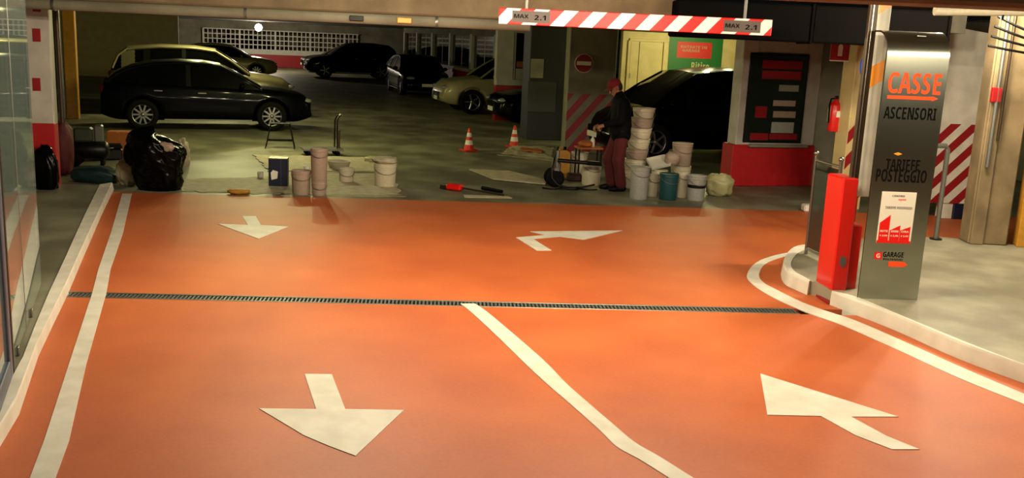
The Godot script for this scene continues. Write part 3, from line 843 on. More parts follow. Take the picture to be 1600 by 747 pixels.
func build_right_side() -> void:
	# the white pier with the red hatching
	var pp := P(1495, 343, 0.0)
	var o := base("painted_pier", pp, 3.0, "white pier with a rounded corner and dark red diagonal stripes", "pier")
	var r := px_rect(o, 0.0, 1446, 60, 1541, 318)
	r = Rect2(on_plane(1450, 200, o).x, on_plane(1495, 318, o).y, on_plane(1537, 180, o).x - on_plane(1450, 200, o).x, 0)
	var ty: float = on_plane(1500, 42, o).y
	var x0 := r.position.x - 0.15
	var x1 := r.end.x
	var y0 := r.position.y
	var out := [Vector2(x0, y0), Vector2(x1, y0)]
	for i in 7:
		var w := PI / 2 * i / 6.0
		out.append(Vector2(x1 - 0.14 + 0.14 * cos(w), ty - 0.2 + 0.14 * sin(w)))
	out.append_array([Vector2(x1 - 0.45, ty - 0.02), Vector2(x0 + 0.2, ty), Vector2(x0, ty - 0.02)])
	obj("white_face", slab_xy(S(), out, -0.06, 0.0), M.white_paint, o)
	var hr := Rect2(x0, y0, x1 - x0, on_plane(1500, 194, o).y - y0)
	hatch(o, "red_stripe", hr, 0.0, -5, 6, 0.145, hr.size.y * 0.95, M.dark_red)
	obj("core", bx(Vector3((x0 + x1) / 2, (y0 + ty - 0.1) / 2, -0.3), Vector3(x1 - x0 - 0.05, ty - 0.1 - y0, 0.46), 0.01), M.pier, o)
	obj("plinth", bx(Vector3(0.10, y0 / 2, -0.16), Vector3(0.32, y0, 0.3), 0.01), M.navy, o)
	obj("white_foot", bx(Vector3(-0.14, y0 / 2, -0.12), Vector3(0.15, y0, 0.2), 0.01), M.white_paint, o)
	# brown piers at the right
	var bp := P(1512, 381, 0.12)
	var c := base("brown_pier", bp, -4.0, "brown concrete pier with conduits beside the white pier", "pier")
	var pw: float = on_plane(1573, 384, c).x
	obj("shaft", bx(Vector3(pw / 2, 1.39, -0.14), Vector3(pw, 2.78, 0.28), 0.015), M.pier, c)
	obj("rib", bx(Vector3(pw * 0.2, 1.39, 0.01), Vector3(pw * 0.34, 2.78, 0.05), 0.012), M.pier, c)
	obj("conduit", tube(S(), [Vector3(pw * 0.15, 0.9, 0.06), Vector3(pw * 0.15, 2.78, 0.06)], 0.022, 8), M.galv, c)
	obj("conduit", tube(S(), [Vector3(pw * 0.32, 1.2, 0.055), Vector3(pw * 0.32, 2.78, 0.055)], 0.018, 8), M.bronze, c)
	var bxp: Vector3 = on_plane(1555, 148, c, 0.03)
	obj("red_call_box", bx(Vector3(bxp.x, bxp.y, 0.05), Vector3(0.10, 0.16, 0.06), 0.006), M.red, c)
	# pale door with its yellow-brown frame
	var dp := P(1588, 386, 0.12)
	var d := base("service_door", dp, -14.0, "pale service door in a yellow-brown frame at the right wall", "door")
	obj("jamb", bx(Vector3(0.05, 1.38, -0.1), Vector3(0.10, 2.76, 0.2), 0.008), M.yellow, d)
	obj("leaf", bx(Vector3(0.56, 1.16, -0.12), Vector3(0.92, 1.92, 0.06), 0.006), M.cream, d)
	obj("kick_plate", bx(Vector3(0.56, 0.10, -0.10), Vector3(0.92, 0.2, 0.08), 0.006), M.dark_metal, d)
	obj("lintel", bx(Vector3(0.56, 2.44, -0.1), Vector3(0.92, 0.62, 0.12), 0.006), M.yellow, d)
	var s1: Vector3 = on_plane(1592, 92, d, -0.05)
	obj("notice", bx(Vector3(s1.x + 0.12, s1.y - 0.08, -0.03), Vector3(0.34, 0.26, 0.006), 0.001), M.paper, d)
	obj("door_closer", bx(Vector3(0.3, 1.95, -0.04), Vector3(0.2, 0.06, 0.06), 0.006), M.dark_metal, d)
	# pale pipe under the ceiling
	var ph := 2.66
	var pa := P(1455, 20, ph)
	var pipe := base("ceiling_pipe", D(1460, 17, 8.6), -1.0, "pale horizontal pipe under the ceiling above the white pier", "pipe")
	obj("pipe_run", tube(S(), [Vector3(0, 0, 0), Vector3(1.6, 0.06, 0)], 0.04, 12), M.pail, pipe)
	obj("bracket", tube(S(), [Vector3(0.62, 0.30, -0.02), Vector3(0.60, 0.05, 0.0), Vector3(0.58, -0.05, 0.02)], 0.012, 6), M.dark_metal, pipe)
	obj("bracket", tube(S(), [Vector3(0.05, 0.30, -0.02), Vector3(0.05, 0.0, 0.0)], 0.012, 6), M.dark_metal, pipe)
	# cable tray at the dark side
	var tr := base("cable_tray", D(1545, 64, 10.4), 0.0, "dark bundle of cables under the ceiling over the brown pier", "cable tray")
	for k in 4:
		var pts := []
		for i in 9:
			var u := i / 8.0
			pts.append(Vector3(u * 1.6, 0.10 * k - 0.05 - 0.16 * sin(PI * u) * (0.5 + 0.3 * k), 0.04 * k))
		obj("cable", tube(S(), pts, 0.014, 6), M.black, tr)
	# fire point: wall piece, extinguisher and its sign
	var wp := P(1262, 290)
	wp = D(1262, 285, 15.2)
	wp.y = 0
	var f := base("striped_pillar", D(1318, 283, 13.6) * Vector3(1, 0, 1), YAW, "beige pillar with dark red hatching behind the barrier arm", "pillar")
	obj("shaft", bx(Vector3(0.16, 1.245, -0.16), Vector3(0.34, 2.49, 0.30), 0.012), M.cream, f)
	var yy: float = on_plane(1325, 185, f).y
	hatch(f, "red_stripe", Rect2(-0.008, 0.05, 0.336, yy - 0.05), -0.008, -12, 6, 0.17, (yy - 0.05) * 0.95, M.dark_red)
	var ex := base("fire_extinguisher", D(1301, 205, 13.9), YAW, "red fire extinguisher hanging beside the notice kiosk", "fire extinguisher")
	obj("cylinder", lathe(S(), [Vector2(0, 0), Vector2(0.075, 0.0), Vector2(0.08, 0.015), Vector2(0.08, 0.36), Vector2(0.065, 0.40), Vector2(0.03, 0.43), Vector2(0.025, 0.46), Vector2(0, 0.46)]), M.red_gloss, ex)
	obj("valve", bx(Vector3(0, 0.48, 0), Vector3(0.06, 0.05, 0.03), 0.006), M.dark_metal, ex)
	obj("hose", tube(S(), [Vector3(0, 0.47, 0), Vector3(-0.08, 0.46, 0), Vector3(-0.105, 0.38, 0.01), Vector3(-0.1, 0.12, 0.02)], 0.012, 8), M.rubber, ex)
	obj("label_sheet", bx(Vector3(0.01, 0.25, 0.08), Vector3(0.07, 0.09, 0.006), 0.001), M.paper, ex)
	obj("bracket", bx(Vector3(0, 0.22, -0.11), Vector3(0.05, 0.2, 0.07), 0.004), M.galv, ex)
	var fs := base("extinguisher_sign", D(1313, 76, 13.5), YAW, "red square sign with a white extinguisher symbol", "sign")
	obj("board", bx(Vector3.ZERO, Vector3(0.30, 0.32, 0.01), 0.002), M.red, fs)
	obj("symbol_body", slab_xy(S(), [Vector2(-0.035, -0.10), Vector2(0.035, -0.10), Vector2(0.035, 0.03), Vector2(0.015, 0.06), Vector2(0.015, 0.09), Vector2(-0.015, 0.09), Vector2(-0.015, 0.06), Vector2(-0.035, 0.03)], 0.005, 0.008), M.paper, fs)
	obj("white_rim", bx(Vector3(0, -0.165, 0.003), Vector3(0.30, 0.015, 0.012), 0.002), M.paper, fs)
	obj("arm", bx(Vector3(0.0, 0.22, -0.01), Vector3(0.02, 0.15, 0.01), 0.002), M.galv, fs)
	# blue round sign behind the arm
	var bs := base("direction_sign", D(1358, 104, 11.2), 35.0, "round blue mandatory sign with a white arrow behind the barrier arm", "sign")
	obj("disc", lathe(S(), [Vector2(0, 0), Vector2(0.17, 0), Vector2(0.17, 0.01), Vector2(0, 0.01)], Transform3D(Basis(Vector3.RIGHT, PI / 2), Vector3.ZERO), 28, false), M.blue, bs)
	obj("white_arrow", slab_xy(S(), [Vector2(-0.1, -0.02), Vector2(0.03, -0.02), Vector2(0.03, -0.06), Vector2(0.1, 0.0), Vector2(0.03, 0.06), Vector2(0.03, 0.02), Vector2(-0.1, 0.02)], 0.010, 0.013), M.paper, bs)
	obj("pole", tube(S(), [Vector3(0, -bs.position.y, -0.03), Vector3(0, 0.15, -0.03)], 0.02, 10), M.galv, bs)

# ------------------------------------------------------------------ kiosks, doors and offices further in
func struct_part(called: String, r: Rect2, o: Node3D) -> void:
	panel(called, o, r, -0.12, 0.12, M.wall, 0.01)

func build_back() -> void:
	# ---- kiosk with the notice case
	var kp := P(1143, 291)
	var k := base("notice_kiosk", kp, YAW, "kiosk with a red foot, a white corner post and a dark notice case", "kiosk")
	var m := mpp(kp)
	var w: float = on_plane(1272, 240, k).x
	var ys: float = on_plane(1150, 226, k).y          # top of the red foot
	obj("red_foot", bx(Vector3(w / 2 - 0.02, ys / 2, -0.17), Vector3(w + 0.04, ys, 0.36), 0.012), M.red, k)
	obj("body", bx(Vector3(w / 2 + 0.05, (ys + 2.49) / 2, -0.17), Vector3(w - 0.14, 2.49 - ys, 0.3), 0.012), M.column_white, k)
	var w2: float = on_plane(1318, 200, k).x
	obj("side_wall", bx(Vector3((w + w2) / 2, 1.245, -0.2), Vector3(w2 - w + 0.02, 2.49, 0.24), 0.01), M.wall, k)
	obj("corner_post", bx(Vector3(0.13, (ys + 2.49) / 2, -0.13), Vector3(0.27, 2.49 - ys, 0.28), 0.012), M.column_white, k)
	obj("sill", bx(Vector3(0.25 + (w - 0.25) * 0.42, ys - 0.01, 0.01), Vector3((w - 0.25) * 0.88, 0.045, 0.12), 0.006), M.wall, k)
	var r := px_rect(k, 0.0, 1166, 84, 1258, 224)
	var cs := panel("notice_case", k, r, -0.06, 0.02, M.dark_metal, 0.01)
	var ins := Rect2(r.position + Vector2(0.03, 0.03), r.size - Vector2(0.06, 0.06))
	obj("backing", bx(Vector3(ins.get_center().x, ins.get_center().y, 0.021), Vector3(ins.size.x, ins.size.y, 0.004), 0.001), M.green_dark, cs)
	for q in [[1192, 95, 1254, 108, "dark_red"], [1191, 111, 1252, 124, "dark_red"], [1217, 133, 1248, 143, "wall"], [1208, 157, 1243, 166, "pail_pink"], [1208, 174, 1243, 184, "pail_pink"], [1205, 191, 1240, 208, "pail_grey"], [1180, 166, 1198, 184, "dark_red"], [1172, 208, 1200, 219, "dark_red"], [1202, 209, 1245, 218, "dark_red"]]:
		var rr := px_rect(k, 0.023, q[0], q[1], q[2], q[3])
		obj("notice", bx(Vector3(rr.get_center().x, rr.get_center().y, 0.025), Vector3(rr.size.x, rr.size.y, 0.003), 0.001), M[q[4]], cs)
	# little kerb stone beside it
	var ks := P(1256, 331)
	tag(obj("kerb_stone", bx(ks + Vector3(0.1, 0.05, -0.05), Vector3(0.22, 0.1, 0.18), 0.02), M.white_paint), "small white kerb stone at the foot of the notice kiosk", "kerb stone")
	# ---- wall with the cream door and the green poster
	var dw0 := D(962, 230, 22.6) * Vector3(1, 0, 1)
	var wl := base("door_wall", dw0, YAW * 0.5, "cream painted wall behind the black van", "wall panel")
	wl.set_meta("kind", "structure")
	var ww: float = on_plane(1180, 200, wl).x
	obj("wall_face", bx(Vector3(ww / 2, 1.245, -0.1), Vector3(ww, 2.49, 0.2), 0.01), M.cream, wl)
	var rd := px_rect(wl, 0.0, 978, 59, 1032, 232)
	var d := base("cream_door", wl.transform * Vector3(0, 0, 0.0), YAW * 0.5, "cream coloured double door behind the worker", "door")
	var dx0 := rd.position.x
	var dx1 := rd.end.x
	var top := 2.28
	obj("frame_left", bx(Vector3(dx0, top / 2, 0.02), Vector3(0.06, top, 0.06), 0.006), M.cream, d)
	obj("frame_right", bx(Vector3(dx1 + 0.03, top / 2, 0.03), Vector3(0.10, top, 0.09), 0.006), M.cream, d)
	obj("frame_head", bx(Vector3((dx0 + dx1) / 2, top + 0.02, 0.02), Vector3(dx1 - dx0, 0.06, 0.06), 0.006), M.cream, d)
	var xs := lerpf(dx0, dx1, 0.27)
	obj("leaf", bx(Vector3((dx0 + 0.03 + xs) / 2, top / 2, 0.012), Vector3(xs - dx0 - 0.045, top - 0.04, 0.03), 0.004), M.cream, d)
	var big := obj("leaf", bx(Vector3((xs + dx1) / 2, top / 2, 0.012), Vector3(dx1 - xs - 0.05, top - 0.04, 0.03), 0.004), M.cream, d)
	var hp: Vector3 = on_plane(981, 118, d)
	obj("lock_plate", bx(Vector3(hp.x, hp.y, 0.035), Vector3(0.09, 0.11, 0.02), 0.004), M.wall, d)
	# poster
	var po := base("green_poster", wl.transform * Vector3(0, 0, 0.012), YAW * 0.5, "large green poster with a red text panel above the van", "poster")
	var pr := px_rect(po, 0.0, 1042, 57, 1125, 190)
	panel("print", po, pr, -0.01, 0.005, M.green, 0.001)
	var rr2 := px_rect(po, 0.0, 1058, 66, 1112, 91)
	var rp := panel("red_panel", po, rr2, 0.005, 0.008, plain(Color(0.75, 0.10, 0.03), 0.5), 0.001)
	var c2 := rr2.get_center()
	fit_text("lettering", "ENTRATE IN", Vector3(c2.x - 0.02, c2.y + 0.07, 0.008), rr2.size.x * 0.75, 0.06, M.pail_pink, rp)
	fit_text("lettering", "GARAGE", Vector3(c2.x - 0.08, c2.y - 0.01, 0.008), rr2.size.x * 0.5, 0.06, M.pail_pink, rp)
	var rr3 := px_rect(po, 0.0, 1080, 97, 1108, 110)
	fit_text("lettering", "Ritiro", Vector3(rr3.get_center().x, rr3.get_center().y, 0.005), rr3.size.x, rr3.size.y, M.bag_pale, po)
	var oc := on_plane(1057, 130, po)
	obj("round_mark", lathe(S(), [Vector2(0, 0), Vector2(0.115, 0), Vector2(0.115, 0.003), Vector2(0, 0.003)], Transform3D(Basis(Vector3.RIGHT, PI / 2), Vector3(oc.x, oc.y, 0.005)), 24, false), plain(Color(0.80, 0.18, 0.05), 0.5), po)
	var rr4 := px_rect(po, 0.0, 1074, 115, 1102, 122)
	panel("pale_strip", po, rr4, 0.005, 0.008, M.bag_pale, 0.001)
	# ---- grey pillar with the no-entry sign
	var pp := D(924, 232, 19.4) * Vector3(1, 0, 1)
	var pl := base("hatched_pillar", pp, YAW * 0.5, "wide grey pillar with dark red diagonal hatching behind the worker", "pillar")
	var x0: float = on_plane(888, 120, pl).x
	var x1: float = on_plane(962, 120, pl).x
	obj("shaft", bx(Vector3((x0 + x1) / 2, 1.245, -0.2), Vector3(x1 - x0, 2.49, 0.4), 0.012), M.wall, pl)
	var hy: float = on_plane(924, 147, pl).y
	hatch(pl, "red_stripe", Rect2(x0 + 0.005, 0.02, x1 - x0 - 0.01, hy - 0.02), 0.0, -8, 5, 0.17, (hy - 0.02) * 0.85, M.dark_red)
	var ne := base("no_entry_sign", pl.transform * Vector3(on_plane(912, 99, pl).x, on_plane(912, 99, pl).y, 0.02), YAW * 0.5, "round no-entry sign, red with a white bar, on the grey pillar", "sign")
	var ft := Transform3D(Basis(Vector3.RIGHT, PI / 2), Vector3.ZERO)
	obj("white_rim", lathe(S(), [Vector2(0, -0.01), Vector2(0.185, -0.01), Vector2(0.185, 0.004), Vector2(0, 0.004)], ft, 32, false), M.paper, ne)
	obj("disc", lathe(S(), [Vector2(0, 0.004), Vector2(0.175, 0.004), Vector2(0.175, 0.008), Vector2(0, 0.008)], ft, 32, false), M.dark_red, ne)
	obj("white_bar", bx(Vector3(0, 0, 0.010), Vector3(0.29, 0.075, 0.006), 0.001), M.paper, ne)
	# ---- dark booth beside it
	var bp := D(822, 225, 21.5) * Vector3(1, 0, 1)
	var b := base("dark_booth", bp, YAW * 0.5, "dark grey booth with a pale panel left of the no-entry sign", "booth")
	var bw: float = on_plane(884, 150, b).x
	obj("body", bx(Vector3(bw / 2, 1.245, -0.5), Vector3(bw, 2.49, 1.0), 0.012), plain(Color(0.10, 0.10, 0.09), 0.6), b)
	var br := px_rect(b, 0.0, 829, 92, 849, 122)
	panel("pale_panel", b, br, 0.0, 0.02, M.wall)
	br = px_rect(b, 0.0, 824, 128, 868, 175)
	panel("lower_panel", b, br, 0.0, 0.02, plain(Color(0.20, 0.21, 0.18), 0.6))
	# ---- office front along the parking bays at the right
	var op := P(772, 188)
	var of := base("office_facade", op + BX * 5.4 + AX * 1.7, YAW + 90.0, "row of office windows with white posts over a red foot", "office front")
	# local x runs into the garage, local z points at the aisle
	var ln := 17.0
	var rfh: float = 0.95
	obj("red_foot", bx(Vector3(ln / 2, rfh / 2, -0.1), Vector3(ln, rfh, 0.24), 0.01), M.red, of)
	obj("sill", bx(Vector3(ln / 2, rfh + 0.05, -0.08), Vector3(ln, 0.12, 0.30), 0.01), M.column_white, of)
	obj("head", bx(Vector3(ln / 2, 2.36, -0.1), Vector3(ln, 0.24, 0.22), 0.01), M.wall, of)
	var xs2 := [0.15, 3.4, 6.8, 10.2, 13.6, 16.8]
	for i in xs2.size():
		obj("post", bx(Vector3(xs2[i], 1.6, -0.08), Vector3(0.3, 1.4, 0.30), 0.01), M.column_white, of)
		if i < xs2.size() - 1:
			var mx: float = (xs2[i] + xs2[i + 1]) / 2
			var wx: float = xs2[i + 1] - xs2[i] - 0.3
			obj("window_pane", bx(Vector3(mx, 1.67, -0.12), Vector3(wx, 1.14, 0.012), 0.002), M.glass_dark, of)
			obj("mullion", bx(Vector3(mx, 1.67, -0.10), Vector3(0.07, 1.14, 0.06), 0.006), M.column_white, of)
			var pm = [M.green, M.wall, M.green, M.pail_grey, M.dark_red][i]
			obj("window_poster", bx(Vector3(mx + wx * 0.24, 1.66, -0.112), Vector3(wx * 0.36, 0.8, 0.006), 0.001), pm, of)
	# the short end of the office that looks at the ramp
	var oe := base("office_gable", op, YAW, "office end with a red foot, white posts and a framed window", "office front")
	var ew: float = on_plane(822, 170, oe).x + 0.35
	obj("red_foot", bx(Vector3(ew / 2, rfh / 2, -0.1), Vector3(ew, rfh, 0.2), 0.01), M.red, oe)
	obj("sill", bx(Vector3(ew / 2, rfh + 0.08, -0.06), Vector3(ew, 0.16, 0.26), 0.01), M.column_white, oe)
	obj("post", bx(Vector3(0.24, 1.78, -0.1), Vector3(0.48, 1.4, 0.2), 0.01), M.column_white, oe)
	obj("window_pane", bx(Vector3((0.48 + ew) / 2, 1.75, -0.12), Vector3(ew - 0.48, 1.3, 0.012), 0.002), M.glass_dark, oe)
	obj("window_frame", bx(Vector3(0.52, 1.75, -0.08), Vector3(0.07, 1.3, 0.06), 0.006), M.column_white, oe)
	obj("inner_board", bx(Vector3((0.55 + ew) / 2, 1.25, -0.1), Vector3(ew - 0.6, 0.32, 0.03), 0.004), M.column_white, oe)
	obj("paper_row", bx(Vector3((0.55 + ew) / 2, 1.52, -0.1), Vector3(ew - 0.65, 0.16, 0.02), 0.004), M.cardboard, oe)
	obj("lintel", bx(Vector3((0.48 + ew) / 2, 2.42, -0.1), Vector3(ew - 0.48, 0.12, 0.14), 0.006), M.pail, oe)
	# ---- back wall: red dado, pale band and lattice of hollow blocks
	var wa := Vector3(-24, 0, -53.2)
	var wb := Vector3(2, 0, -61.1)
	var wd := (wb - wa)
	var lw := base("lattice_wall", wa, rad_to_deg(atan2(-wd.z, wd.x)), "back wall with a white lattice of hollow blocks over a red foot", "lattice wall")
	lw.set_meta("kind", "structure")
	var gx0: float = on_plane(318, 70, lw, 0.3).x
	var gx1: float = on_plane(560, 70, lw, 0.3).x
	var gy0: float = on_plane(440, 79, lw, 0.3).y
	var gy1: float = on_plane(440, 49, lw, 0.3).y
	obj("red_foot", bx(Vector3((gx0 + gx1) / 2, (gy0 - 0.25) / 2, 0.18), Vector3(gx1 - gx0, gy0 - 0.25, 0.3), 0.01), M.red, lw)
	obj("pale_band", bx(Vector3((gx0 + gx1) / 2, gy0 - 0.13, 0.19), Vector3(gx1 - gx0, 0.26, 0.34), 0.01), M.white_paint, lw)
	var s := S()
	var cell := 0.245
	var nx := int((gx1 - gx0) / cell)
	for i in nx + 1:
		var wdt := 0.10 if i % 8 == 0 else 0.055
		cbox(s, Vector3(gx0 + i * cell, (gy0 + gy1) / 2, 0.26), Vector3(wdt, gy1 - gy0, 0.10), 0.004)
	var ny := 4
	for j in ny + 1:
		cbox(s, Vector3((gx0 + gx1) / 2, gy0 + (gy1 - gy0) * j / ny, 0.26), Vector3(gx1 - gx0, 0.055, 0.095), 0.004)
	var lt := obj("lattice", s, M.white_paint, lw)
	lt.set_meta("kind", "stuff")
	# solid wall below, above and beside the openings
	var fl := wd.length()
	struct_part("wall_lower", Rect2(0, -0.06, fl, gy0 + 0.06), lw)
	struct_part("wall_upper", Rect2(0, gy1, fl, GC - gy1), lw)
	struct_part("wall_side", Rect2(0, gy0, gx0, gy1 - gy0), lw)
	struct_part("wall_side", Rect2(gx1, gy0, fl - gx1, gy1 - gy0), lw)
	# ---- partition between the bays on the left
	var pa := D(281, 118, 40.0) * Vector3(1, 0, 1)
	wall("wall_partition", pa, pa - AX * 5.2, -0.06, GC, 0.3, M.cream, "pale partition behind the parked cars")
	# ---- bare bulb
	var lb := base("bulb_lamp", D(404, 43, 50.0), 0.0, "bright white globe lamp hanging before the lattice wall", "ceiling lamp")
	obj("globe", ellipsoid(S(), Vector3.ZERO, Vector3(0.19, 0.19, 0.19)), M.bulb, lb)
	obj("stem", tube(S(), [Vector3(0, 0.19, 0), Vector3(0, 2.49 - lb.position.y, 0)], 0.02, 8), M.dark_metal, lb)
	var l := OmniLight3D.new()
	l.name = "globe_light"
	lb.add_child(l)
	l.light_color = Color(1.0, 0.94, 0.82)
	l.light_energy = 12.0
	l.light_size = 0.1
	l.omni_range = 60.0
	l.omni_attenuation = 2.0
	l.shadow_enabled = true

# ------------------------------------------------------------------ cars
func lerp_line(pts: Array, x: float) -> float:
	if x <= pts[0][0]:
		return pts[0][1]
	for i in pts.size() - 1:
		if x <= pts[i + 1][0]:
			var t: float = (x - pts[i][0]) / (pts[i + 1][0] - pts[i][0])
			return lerpf(pts[i][1], pts[i + 1][1], t)
	return pts[pts.size() - 1][1]

func make_wheel(parent: Node, at: Vector3, r: float, side: float, spokes: int) -> void:
	# side +1: the outer face looks along +z
	var xf := Transform3D(Basis(Vector3.RIGHT, PI / 2 * side), at)
	var tw := 0.20
	var wh := obj("wheel", lathe(S(), [Vector2(r * 0.66, -tw / 2), Vector2(r * 0.94, -tw / 2), Vector2(r, -tw * 0.36), Vector2(r, tw * 0.36), Vector2(r * 0.94, tw / 2), Vector2(r * 0.68, tw / 2), Vector2(r * 0.64, tw * 0.4)], xf, 28), M.rubber, parent)
	var rim := obj("rim", lathe(S(), [Vector2(r * 0.60, -0.02), Vector2(r * 0.60, tw * 0.36), Vector2(r * 0.68, tw * 0.46), Vector2(r * 0.69, tw * 0.40)], xf, 28), M.rim, wh)
	var s := S()
	for k in spokes:
		var a := TAU * k / spokes
		var b := xf.basis * Basis(Vector3.UP, a)
		cbox(s, at + b * Vector3(r * 0.34, tw * 0.33, 0), Vector3(r * 0.60, 0.03, r * 0.13), 0.006, b)
	lathe(s, [Vector2(r * 0.14, tw * 0.2), Vector2(r * 0.14, tw * 0.42), Vector2(0, tw * 0.45)], xf, 14)
	obj("spokes", s, M.rim, wh)
	obj("brake_disc", lathe(S(), [Vector2(0, -0.02), Vector2(r * 0.6, -0.02), Vector2(r * 0.6, 0.0), Vector2(0, 0.01)], xf, 20), M.black, wh)

func make_car(called: String, p: Dictionary, paint: Material, label: String, at: Vector3, yaw_deg: float) -> Node3D:
	# local +x is forward, +z the right-hand side
	var o := base(called, at, yaw_deg, label, "car")
	var L: float = p.l
	var W: float = p.w
	var H: float = p.h
	var R: float = p.r
	var fx: float = p.fx       # front axle
	var rx: float = p.rx       # rear axle
	var top: Array = p.top     # height of bonnet, waist and tail along x
	var roof: Array = p.roof   # height of the roof line along x, from the tail to the screen
	var gc: float = p.get("clear", 0.19)
	var xs := []
	var n := 46
	for i in n + 1:
		var u := float(i) / n
		xs.append(-L / 2 + L * (u + 0.035 * sin(TAU * u * 1.0) * -1.0))
	for c in [fx, rx]:
		for k in range(-6, 7):
			xs.append(c + (R + 0.07) * sin(PI / 2 * k / 6.0))
	for q in top:
		xs.append(q[0])
	xs.sort()
	var cl := []
	for x in xs:
		if cl.is_empty() or x - cl[cl.size() - 1] > 0.006:
			cl.append(x)
	xs = cl
	var sec := []
	for x in xs:
		var e: float = clampf((absf(x) - L * 0.30) / (L * 0.20), 0.0, 1.0)
		var hw: float = W / 2 * (1.0 - 0.17 * e * e * e)
		var yt := lerp_line(top, x)
		var yb: float = gc + 0.10 * pow(clampf((absf(x) - L * 0.40) / (L * 0.10), 0, 1), 2)
		var arch := 0.0
		for c in [fx, rx]:
			var q: float = (R + 0.065) * (R + 0.065) - (x - c) * (x - c)
			if q > 0:
				arch = maxf(arch, R + sqrt(q))
		var cr := 0.035
		var pts := [Vector2(0, yb), Vector2(hw * 0.72, yb), Vector2(hw * 0.97, maxf(yb + 0.03, arch)), Vector2(hw * 1.0, maxf(lerpf(yb, yt, 0.30), arch + 0.005)), Vector2(hw, maxf(lerpf(yb, yt, 0.55), arch + 0.02)), Vector2(hw * 0.985, maxf(yt - 0.13, arch + 0.03)), Vector2(hw * 0.94, maxf(yt - 0.045, arch + 0.04)), Vector2(hw * 0.80, yt), Vector2(hw * 0.45, yt + cr * 0.7), Vector2(0, yt + cr)]
		sec.append(pts)
	var s := S()
	s.set_smooth_group(0)
	for i in xs.size() - 1:
		var mid := Vector3((xs[i] + xs[i + 1]) / 2, 0.55, 0)
		for j in 9:
			for sd in [-1.0, 1.0]:
				var a: Vector2 = sec[i][j]; var b: Vector2 = sec[i][j + 1]
				var c: Vector2 = sec[i + 1][j + 1]; var d: Vector2 = sec[i + 1][j]
				out_quad(s, Vector3(xs[i], a.y, a.x * sd), Vector3(xs[i], b.y, b.x * sd), Vector3(xs[i + 1], c.y, c.x * sd), Vector3(xs[i + 1], d.y, d.x * sd), mid)
	for e in [0, xs.size() - 1]:
		var bulge: float = 0.05 if e > 0 else -0.03
		var cen := Vector3(xs[e] + bulge, 0.52, 0)
		for j in 9:
			for sd in [-1.0, 1.0]:
				var a: Vector2 = sec[e][j]; var b: Vector2 = sec[e][j + 1]
				out_tri(s, cen, Vector3(xs[e], a.y, a.x * sd), Vector3(xs[e], b.y, b.x * sd), Vector3(0, 0.5, 0))
	obj("body", s, paint, o)
	# ---- cabin
	var x_rear: float = roof[0][0]
	var x_front: float = roof[roof.size() - 1][0]
	var x_rr: float = p.rr     # roof ends
	var x_rf: float = p.rf
	var cx := []
	for i in 33:
		cx.append(lerpf(x_rear, x_front, i / 32.0))
	for q in roof:
		cx.append(q[0])
	cx.append(x_rr); cx.append(x_rf)
	cx.sort()
	var half := func(x: float, y: float) -> float:
		var wb: float = W / 2 * 0.93
		var belt := lerp_line(top, x) - 0.045
		return lerpf(wb, W / 2 * 0.70, clampf((y - belt) / (H - belt), 0.0, 1.0))
	var gs := {"roof": S(), "windscreen": S(), "rear_window": S(), "side_window": S(), "side_window_2": S()}
	for q in gs:
		gs[q].set_smooth_group(0)
	for i in cx.size() - 1:
		if cx[i + 1] - cx[i] < 0.004:
			continue
		var a0: float = cx[i]; var a1: float = cx[i + 1]
		var mx := (a0 + a1) / 2
		var which := "roof"
		if mx > x_rf:
			which = "windscreen"
		elif mx < x_rr:
			which = "rear_window"
		var mid := Vector3(mx, 0.9, 0)
		for sd in [-1.0, 1.0]:
			var v := []
			for x in [a0, a1]:
				var yr: float = lerp_line(roof, x)
				var belt: float = lerp_line(top, x) - 0.05
				var ys: float = maxf(yr - 0.055, belt)
				v.append([Vector3(x, belt, half.call(x, belt) * sd), Vector3(x, ys, half.call(x, ys) * sd), Vector3(x, maxf(yr - 0.012, belt), half.call(x, ys) * 0.86 * sd), Vector3(x, maxf(yr + 0.012, belt), half.call(x, ys) * 0.45 * sd), Vector3(x, maxf(yr + 0.02, belt), 0)])
			out_quad(gs["side_window" if sd > 0 else "side_window_2"], v[0][0], v[0][1], v[1][1], v[1][0], mid)
			for j in range(1, 4):
				out_quad(gs[which], v[0][j], v[0][j + 1], v[1][j + 1], v[1][j], mid)
	obj("roof", gs["roof"], paint, o)
	obj("windscreen", gs["windscreen"], M.car_glass, o)
	obj("rear_window", gs["rear_window"], M.car_glass, o)
	obj("side_window", gs["side_window"], M.car_glass, o)
	obj("side_window", gs["side_window_2"], M.car_glass, o)
	# pillars and rails over the glass
	for sd in [-1.0, 1.0]:
		var pt := func(x: float, f: float) -> Vector3:
			var belt: float = lerp_line(top, x) - 0.05
			var ys: float = maxf(lerp_line(roof, x) - 0.05, belt)
			var y: float = lerpf(belt, ys, f)
			return Vector3(x, y, (half.call(x, y) + 0.002) * sd)
		var line := []
		for i in 13:
			line.append(pt.call(lerpf(x_front - 0.02, x_rf, i / 12.0), 1.0))
		for i in range(1, 12):
			line.append(pt.call(lerpf(x_rf, x_rr, i / 11.0), 1.0))
		for i in range(1, 9):
			line.append(pt.call(lerpf(x_rr, x_rear + 0.02, i / 8.0), 1.0))
		obj("roof_rail", tube(S(), line, 0.032, 8), paint, o)
		for bp in p.pillars:
			var q := S()
			var wd: float = bp[1]
			for f in 5:
				var f0 := f / 5.0
				var f1 := (f + 1) / 5.0
				var z := Vector3(0, 0, 0.012 * sd)
				quad(q, pt.call(bp[0] - wd, f0) + z, pt.call(bp[0] - wd * 0.9, f1) + z, pt.call(bp[0] + wd * 0.9, f1) + z, pt.call(bp[0] + wd, f0) + z)
			obj("pillar", q, paint if wd > 0.08 else M.black, o)
